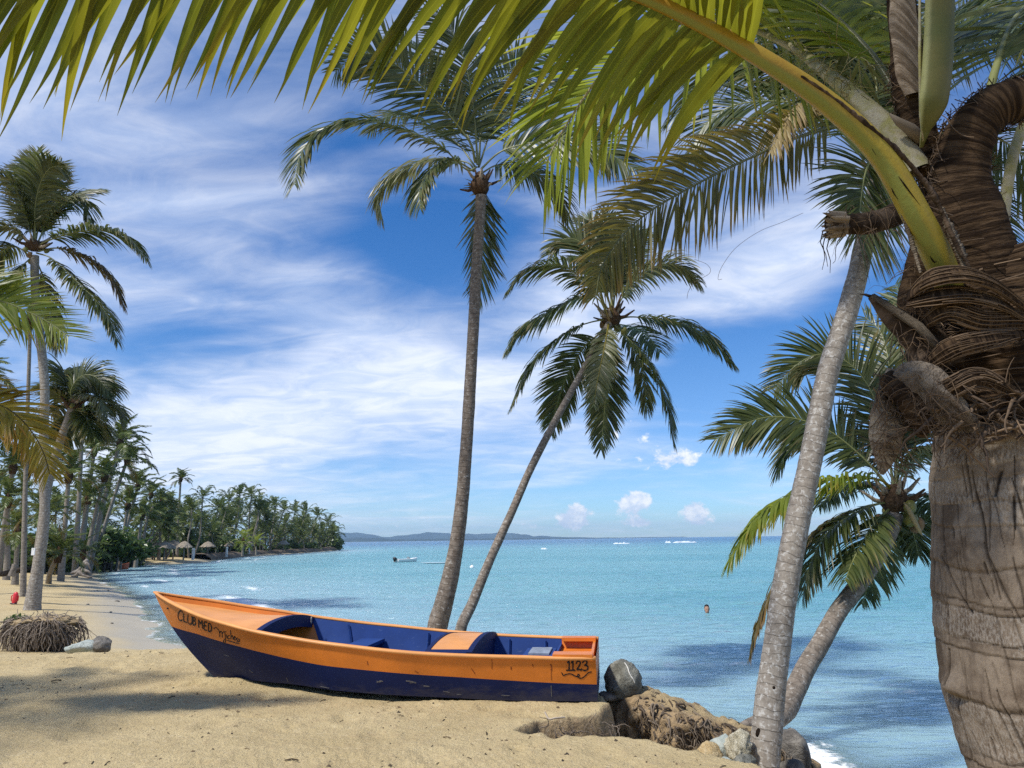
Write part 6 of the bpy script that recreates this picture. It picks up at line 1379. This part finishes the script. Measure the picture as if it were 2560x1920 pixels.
# thatched shelters, posts
mt, k = newmat('thatch'); q = k.n('ShaderNodeTexCoord').outputs['Object']; n1 = k.noise(k.vec(q, (9, 9, 2)), 1, 5, .7); n2 = k.noise(q, 2.5, 4)
col = k.mix(k.ss(n1, .35, .65), (.15, .12, .09), (.36, .31, .24)); col = k.mix(k.m('MULTIPLY', k.ss(n2, .5, .7), .5), col, (.45, .38, .28))
p = principled(k, Base_Color=col, Roughness=.95, Normal=k.bump(n1, 1, .06)); outp(k, p.outputs[0]); M_thatch = mt
M_post = mat_simple('grey_post', (.22, .19, .16), .9); M_whitep = mat_simple('white_post_paint', (.72, .72, .70), .6, .3, .06)
for i, (px, py, w_, Yq, lab) in enumerate([(362, 1378, 46, 96, 'grey thatched shelter, leftmost on the far beach'), (388, 1374, 30, 104, 'small thatched shelter set back behind the leftmost one'), (411, 1376, 48, 98, 'palest thatched shelter on the far beach'),
                                  (434, 1370, 44, 104, 'thatched shelter set a little above and right of the palest one'), (460, 1373, 36, 102, 'rightmost thatched shelter of the close row, left of the white post'), (519, 1374, 34, 122, 'thatched shelter half lost in green right of the white post'),
                                  (575, 1374, 26, 140, 'small thatched shelter under the young yellow palm'), (622, 1372, 22, 150, 'small thatched shelter right of the young yellow palm'), (708, 1363, 28, 172, 'thatched shelter alone near the tip of the far point')]):
    ct = P(px, py, Yq); r = w_ / 2 / FPX * Yq * 1.05; zg = -.45; zt = max(ct[2], .9) + .55; h = max(.9, r * .62)
    o = thing('thatched_shelter', lab, 'beach shelter', (ct[0], Yq, zg), 'thatched shelters on the far beach')
    n = 40; a = np.linspace(0, 2 * math.pi, n, endpoint=False); rs = np.random.default_rng(i); rows = []
    for f, rr_, dz in ((0, 1.0, 0), (.02, 1.05, .08), (.35, .78, .42), (.7, .42, .78), (1, .05, 1.0)):
        j = rs.uniform(-.09, .09, n) if f < .05 else rs.uniform(-.02, .02, n)
        rows.append(np.stack([ct[0] + np.cos(a) * r * (rr_ + j * .5), Yq + np.sin(a) * r * (rr_ + j * .5), zt + h * (dz - .45) + j * h * 1.2], -1))
    obj('roof', np.array(rows).reshape(-1, 3), gridfaces(5, n, True), M_thatch, o, smooth=False)
    obj('post', *tube([(ct[0], Yq, zg), (ct[0], Yq, zt + .3 * h)], .10, 8), M_post, o)
for px, py0, py1, Yq, lab in ((482, 1376, 1395, 105, 'white post on the far beach right of the close thatched row'), (566, 1371, 1388, 128, 'white post under the young yellow palm'), (622, 1368, 1381, 150, 'short white post right of the young yellow palm')):
    a_, b_ = P(px + 1.5, py0, Yq), P(px, py1, Yq); a_ = np.array([a_[0], Yq, max(a_[2], .8)]); V, F = box(((a_ + b_) / 2), (.26, .26, a_[2] - b_[2] + .5)); top = box(a_ + (0, 0, .05), (.34, .34, .06))
    o = thing('white_post', lab, 'post', tuple(b_), 'white posts on the far beach'); obj('shaft', V, F, M_whitep, o, smooth=False); obj('cap', *top, M_whitep, o, smooth=False)

# low rocky shelf along the far shore
sh2 = [PZ(a, b_, SEA)[:2] for a, b_ in [(318, 1413), (370, 1410), (410, 1406)]]; i0 = len(_sh)
def ledge(pts, w_, h_, lab, seed):
    c = catmull([(x, y, 0) for x, y in pts], 160); T = nrm(np.gradient(c, axis=0)); S = np.stack([-T[:, 1], T[:, 0], 0 * T[:, 0]], -1); t = np.arange(160) * .35
    rows = []
    for f, hz_ in ((-1, -.4), (-.85, .45), (-.6, .9), (-.1, 1.0), (.5, .95), (1.0, .2)):
        j = .5 * fbm(t * .8 + f * 3, t * 0 + f, seed, 4); rows.append(c + S * ((f * w_ + j * w_ * .6))[:, None] + np.array([0, 0, 1.]) * (SEA + hz_ * h_ * (1 + .7 * j))[:, None])
    o = obj('rock_shelf', np.stack(rows, 1).reshape(-1, 3), gridfaces(160, 6), M_shelf); o['kind'] = 'structure'; o['label'] = lab
M_shelf = mat_rock('shelf_rock', (.10, .075, .055), (.20, .155, .11), (.05, .04, .03), .9)
ledge([PZ(a, b_, SEA)[:2] for a, b_ in [(490, 1402), (530, 1398), (570, 1394), (640, 1388), (720, 1383.5), (780, 1379.5), (836, 1375)]], 2.2, .95, 'dark rock shelf along the shore of the far point', 5)
ledge([PZ(a, b_, SEA)[:2] for a, b_ in [(322, 1408), (350, 1404), (385, 1401), (404, 1399)]], .9, .7, 'dark low log-like rock ledge on the far beach', 7)

# ------------------------------------------------------------------ boats, buoy, swimmer, rescue can
def hull_mesh(L_, B_, H_, rake=.12, sheer=.25, n=26):
    u = np.linspace(0, 1, n); bw = B_ / 2 * np.where(u < .55, .86 + .14 * np.sin(u / .55 * math.pi / 2), np.cos((u - .55) / .45 * math.pi / 2) ** .75); bw = np.maximum(bw, .004)
    zg = H_ * (1 + sheer * np.clip(u - .3, 0, 1) ** 1.6 * 2); rows = []
    for f in np.linspace(-1, 1, 15):
        af = abs(f); w_ = bw * np.sin(min(1, af * 1.02) * math.pi / 2) ** .8; z = zg * (af ** 2.2); rows.append(np.stack([u * L_ * (1 - rake * (1 - af) * u ** 3), np.sign(f) * w_, z], -1))
    V = np.stack(rows, 1).reshape(-1, 3); F = [tuple(f) for f in gridfaces(n, 15)] + [tuple(range(14, -1, -1))]
    Vi = V.copy().reshape(n, 15, 3); Vi[:, :, 1] *= .90; Vi[:, :, 0] = Vi[:, :, 0] * .96 + L_ * .015; Vi[:, :, 2] = np.maximum(Vi[:, :, 2], H_ * .35) ; Vi[:, [0, -1], 2] = V.reshape(n, 15, 3)[:, [0, -1], 2] + .004
    return V, F, Vi.reshape(-1, 3), gridfaces(n, 15)[:, ::-1], (u * L_, bw, zg)
def place(V, loc, rz, tilt=0.0, R2=None):
    R_ = np.array(Matrix.Rotation(rz, 3, 'Z') @ Matrix.Rotation(tilt, 3, 'Y')); return np.asarray(V) @ R_.T + np.asarray(loc)
M_gel = mat_simple('white_gelcoat', (.80, .80, .78), .3, .5, .05); M_tar = mat_simple('black_hull', (.012, .012, .014), .55, .35, .3); M_motor = mat_simple('black_outboard', (.02, .02, .022), .35, .5, .2)
def small_boat(lab, loc, rz, dims, mh, mi_, motor=False, name='small_boat', tilt=0.0, grp=None):
    L_, B_, H_ = dims; o = thing(name, lab, 'boat', tuple(loc), grp); V, F, Vi, Fi, (ux, bw, zg) = hull_mesh(L_, B_, H_)
    tr_ = lambda v: place(v, loc, rz, tilt); obj('hull', tr_(V), F, mh, o); obj('lining', tr_(Vi), Fi, mi_, o)
    for s in (-1, 1): obj('rail', *((lambda q: (tr_(q[0]), q[1]))(tube(np.stack([ux, s * bw, zg + .01], -1), .035, 6))), mh, o)
    for f in (.32, .58):
        bwf = np.interp(f * L_, ux, bw); obj('thwart', *((lambda q: (tr_(q[0]), q[1]))(box((f * L_, 0, H_ * .8), (.25, bwf * 1.8, .05)))), mi_, o, smooth=False)
    if motor:
        e = lambda q: (tr_(q[0]), q[1])
        obj('outboard_cowl', *e(tube([(-.28, 0, H_ * .75), (-.26, 0, H_ * 1.1), (-.22, 0, H_ * 1.5), (-.2, 0, H_ * 1.62)], [.17, .26, .25, .12], 10)), M_motor, o)
        obj('outboard_leg', *e(tube([(-.26, 0, H_ * .8), (-.3, 0, -.1), (-.36, 0, -.35)], [.12, .09, .07], 8)), M_motor, o)
        obj('windscreen', *e(box((L_ * .55, 0, H_ * 1.35), (.06, B_ * .55, .30))), mat_simple('dark_screen', (.25, .30, .33), .2), o, smooth=False)
        obj('foredeck', *e(tube([(L_ * .60, 0, H_ * 1.02), (L_ * .75, 0, H_ * 1.2), (L_ * .97, 0, H_ * 1.5)], [B_ * .42, B_ * .36, .05], 12, flat=.12)), mh, o)
    return o
b0 = PZ(1000, 1405, SEA)
small_boat('white motorboat with a black outboard moored in the bay', (b0[0] - .4, b0[1], SEA - .12), math.radians(32), (2.75, 1.3, .42), M_gel, mat_simple('pale_lining', (.6, .6, .57), .5), True, 'motorboat')
b1 = PZ(300, 1424, SEA)
small_boat('black boat drawn up on the sand under the broad leaved tree', (b1[0], b1[1] - 2, gz(b1[0] - 1.5, b1[1] - 2) + .02), math.radians(176), (2.6, 1.2, .62), M_tar, M_tar, name='rowing_boat')
small_boat('worn orange red boat behind the black boat', (b1[0] - .9, b1[1] + .5, gz(b1[0], b1[1] + .5) + .05), math.radians(15), (1.5, .7, .5), mat_simple('faded_red_paint', (.38, .10, .05), .6), mat_simple('rusty_lining', (.22, .09, .05), .7), name='rowing_boat', tilt=-.08)
kp = PZ(1095, 1408.5, SEA); t = np.linspace(0, 1, 20); V, F = tube(np.stack([kp[0] - 1.9 + 3.7 * t, kp[1] + 0 * t, SEA + .07 + .05 * (2 * t - 1) ** 4], -1), .36 * np.sin(np.clip(t * .96 + .02, 0, 1) * math.pi) ** .5, 10, flat=.22)
o = obj('paddleboard', V, F, mat_simple('pale_blue_board', (.38, .50, .55), .4)); tag(o, 'pale flat paddleboard adrift left of the tall palm trunk', 'paddleboard')
bp_ = PZ(1180, 1419, SEA); o = thing('mooring_buoy', 'small white round buoy floating between the two palm trunks', 'buoy', (bp_[0], bp_[1], SEA))
obj('float', *tube([(bp_[0], bp_[1], SEA + z) for z in (-.18, -.12, 0, .12, .22, .25)], [.05, .17, .22, .18, .07, .03], 12), M_gel, o); obj('ring', *tube([(bp_[0] + .05 * math.cos(a), bp_[1], SEA + .29 + .05 * math.sin(a)) for a in np.linspace(0, 6.28, 12)], .012, 5), M_motor, o)

def person_head(c, lab):
    o = thing('person', lab, 'person', tuple(c)); n = 30; a = np.linspace(0, 2 * math.pi, n, endpoint=False); rows = []
    #        z     rx    ry    cy
    for z, rx, ry, cy_ in [(-.52, .19, .11, .02), (-.40, .215, .12, .02), (-.30, .225, .115, .02), (-.24, .19, .10, .02), (-.205, .11, .075, .015), (-.17, .065, .062, .01), (-.12, .058, .060, .005), (-.085, .060, .066, -.01), (-.06, .058, .078, -.02), (-.03, .066, .090, -.01), (0, .072, .094, 0), (.04, .077, .097, .004), (.08, .077, .098, .008), (.12, .068, .088, .01), (.15, .048, .064, .012), (.166, .02, .03, .012)]:
        x = np.cos(a) * rx; y = np.sin(a) * ry + cy_; f = np.clip(-np.sin(a), 0, 1)
        if -.03 < z < .06: y = y - .022 * np.exp(-((a - 4.712) / .16) ** 2) * (1 - abs(z - .0) / .06)           # nose
        if -.02 < z < .07: x = x + np.sign(np.cos(a)) * .016 * np.exp(-(np.sin(a) / .16) ** 2)                    # ears
        rows.append(np.stack([c[0] + x, c[1] + y, c[2] + z + 0 * x], -1))
    m_ = len(rows); V = np.array(rows).reshape(-1, 3); V = np.vstack([V, [c[0], c[1] + .012, c[2] + .17]]); F = [tuple(f) for f in gridfaces(m_, n, True)] + [((m_ - 1) * n + j, (m_ - 1) * n + (j + 1) % n, m_ * n) for j in range(n)]
    skin = mat_simple('skin', (.42, .23, .15), .55, .3, .1); obj('body', V, F, skin, o)
    dk = mat_simple('dark_hair', (.014, .011, .010), .6, .3); rows = []
    for z, rx, ry, cy_ in [(-.06, .064, .080, .02), (-.02, .076, .088, .022), (.03, .083, .094, .018), (.08, .086, .102, .012), (.13, .074, .094, .012), (.165, .05, .066, .012), (.185, .012, .016, .012)]:
        x = np.cos(a) * rx; y = np.sin(a) * ry + cy_
        if z < .09: y = np.where(np.sin(a) < -.25, np.sin(a) * ry * .55 + cy_, y); x = np.where(np.sin(a) < -.25, x * .86, x)
        rows.append(np.stack([c[0] + x, c[1] + y, c[2] + z + 0 * x], -1))
    obj('hair', np.array(rows).reshape(-1, 3), gridfaces(7, n, True), dk, o)
    for s in (-1, 1): obj('eye', *tube([(c[0] + s * .030, c[1] - .088, c[2] + .032), (c[0] + s * .030, c[1] - .094, c[2] + .032)], [.009, .006], 8), dk, o)
    obj('mouth', *tube([(c[0] - .02, c[1] - .094, c[2] - .052), (c[0], c[1] - .099, c[2] - .054), (c[0] + .02, c[1] - .094, c[2] - .052)], .005, 6), mat_simple('lips', (.35, .13, .10), .5), o)
sp_ = PZ(1768, 1534, SEA); person_head((sp_[0], sp_[1], SEA + .115), 'swimmer with short dark hair, only the head above the water')

# red rescue can by the left palm
M_red = mat_simple('red_plastic', (.62, .025, .035), .4, .5, .12, 3)
rp = PZ(36, 1506, -.42); rz_ = gz(rp[0], rp[1]); o = thing('rescue_can', 'red plastic rescue can standing on the sand beside the left palm', 'rescue can', (rp[0], rp[1], rz_))
cxx = np.array([rp[0], rp[1], rz_]); H_ = .45
obj('shell', *tube([cxx + (.03 * t, 0, H_ * t) for t in (0, .05, .15, .5, .82, .93, 1.0)], [.055, .085, .095, .095, .09, .065, .02], 14, hint=(0, -1, 0), flat=.7), M_red, o)
for s in (-1, 1): obj('handle', *tube([cxx + (s * .088, 0, .25 * H_), cxx + (s * .125, 0, .32 * H_), cxx + (s * .13, 0, .66 * H_), cxx + (s * .09, 0, .76 * H_)], .018, 7), M_red, o)
obj('strap', *tube([cxx + (-.12, -.05, .05), cxx + (.02, -.09, .02), cxx + (.14, -.05, .06)], .02, 6), M_motor, o)

# root ball on the lower beach
rb = PZ(108, 1600, -.32); rb = np.array([rb[0], rb[1], gz(rb[0], rb[1])]); o = thing('root_ball', 'upturned palm root ball with a fringe of hanging roots on the lower beach', 'tree stump', tuple(rb))
V, F = rock_mesh((.64, .46, .36), 5, cuts=3, rough=.14, fine=.06); V = V + rb + (0, 0, .28); obj('core', V, F, mat_rock('root_soil', (.045, .034, .025), (.10, .078, .055), (.02, .016, .012), 7), o)
V, F = rock_mesh((.66, .48, .14), 6, cuts=2, rough=.16, fine=.10); V = V + rb + (0, .02, .56); obj('sand_cap', V, F, M_sand, o, attrs={'wet': np.zeros(len(V)), 'inland': np.zeros(len(V)), 'cliff': np.full(len(V), .75)})
rg = random.Random(33); b = MB()
for i in range(420):
    a = rg.uniform(math.pi * .92, math.pi * 2.08); rr_ = rg.uniform(.86, 1.02); rr_ *= 1 + .09 * math.sin(a * 5 + 1) + .06 * math.sin(a * 11); p0 = rb + np.array([math.cos(a) * .66 * rr_, math.sin(a) * .48 * rr_, rg.uniform(.38, .63) + .06 * math.sin(a * 4)])
    pa = wander(p0, (math.cos(a) * .6 + rg.gauss(0, .35), math.sin(a) * .6, .2), rg.randint(3, 15), .05, rg, (0, 0, -.95), .55); r = rg.choice([.004, .006, .009, .015])
    pa[:, 2] = np.maximum(pa[:, 2], rb[2] + .01); V, F = tube(pa, np.linspace(r, r * .5, len(pa)), 4, caps=False); b.add(V, F, np.stack([np.full(len(V), rg.random()), np.full(len(V), .3), np.full(len(V), .7)], -1))
for i in range(160):
    a = rg.uniform(0, 6.28); q = rg.uniform(0, .9); p0 = rb + np.array([math.cos(a) * .66 * q, math.sin(a) * .48 * q, .645 + rg.uniform(-.03, .05)]); pa = wander(p0, (rg.gauss(0, 1), rg.gauss(0, 1), .1), 5, .045, rg, (0, 0, -.15), .7)
    V, F = tube(pa, .008, 4, caps=False); b.add(V, F, np.stack([np.full(len(V), .5 + .5 * rg.random()), np.full(len(V), .3), np.full(len(V), .7)], -1))
r_ = b.obj('roots', M_root, o); r_['kind'] = 'stuff'

# driftwood under the left palms
M_drift = mat_simple('grey_driftwood', (.24, .21, .18), .9, .1, .4, 5, .02); M_driftd = mat_simple('dark_driftwood', (.05, .04, .032), .9, .1, .4, 5, .02)
def log_(pts, r, mt_, lab): 
    w_ = [np.array(P(x, y, Yq)) for x, y, Yq in pts]; o = thing('driftwood', lab, 'driftwood', tuple(w_[0]), 'driftwood under the left palms'); c = catmull(w_, 26)
    V, F = tube(c, np.interp(np.linspace(0, 1, 26), np.linspace(0, 1, len(r)), r), 9); V = V + np.array([[mn.noise(Vector(v) * 3) * .04] * 3 for v in V]); obj('stem', V, F, mt_, o); return o, c
log_([(-30, 1436, 42), (10, 1434, 42), (30, 1428, 42), (52, 1424, 42), (80, 1420, 43)], [.12, .14, .13, .12, .08], M_driftd, 'long dark driftwood log lying at the left edge')
o, c = log_([(178, 1432, 49), (196, 1428, 49), (206, 1420, 49), (213, 1408, 49), (219, 1400, 49)], [.06, .16, .2, .17, .12], M_drift, 'grey curved palm butt with splayed roots above the waterline')
for q in ([(196, 1428), (206, 1438), (222, 1442), (232, 1441)], [(198, 1430), (190, 1438), (178, 1440)], [(205, 1424), (220, 1428), (231, 1436)], [(214, 1408), (222, 1412), (226, 1424)]): obj('root', *tube([P(x, y, 48.6) for x, y in q], np.linspace(.12, .03, len(q)), 6), M_drift, o)
log_([(28, 1440, 41), (33, 1425, 41), (36, 1410, 41)], [.16, .15, .12], M_drift, 'short upright stump at the left edge behind the dark log')
sg = P(83, 1379, 26.6); o = thing('notice_board', 'small blank white board on the left side of the tall left trunk', 'sign', tuple(sg)); obj('board', *box(sg, (.11, .03, .24)), M_gel, o, smooth=False); obj('nail', *tube([sg + (0, -.02, .09), sg + (0, -.03, .09)], .008, 5), M_motor, o)
SL = ['dark stone on the wet strip, upper left of a row by the waterline', 'largest dark stone on the wet strip, level with the root ball top', 'small dark stone right of the root ball top on the wet strip', 'small dark stone nearest the bow on the wet strip', 'small dark stone on dry sand just right of the root ball', 'dark stone on dry sand at the edge of the wet strip', 'dark stone awash in the shallows left of the bow']
for i, (px, py, r) in enumerate([(270, 1478, .08), (293, 1503, .11), (277, 1533, .06), (280, 1563, .05), (219, 1518, .06), (243, 1480, .05), (382, 1464, .09)]):
    q = PZ(px, py, -.78); rock('pebble', (q[0], q[1], gz(q[0], q[1]) + .01), (r, r, r * .6), 200 + i, M_rk_dark, SL[i], 'stone', group='dark stones on the left beach', sub=2)
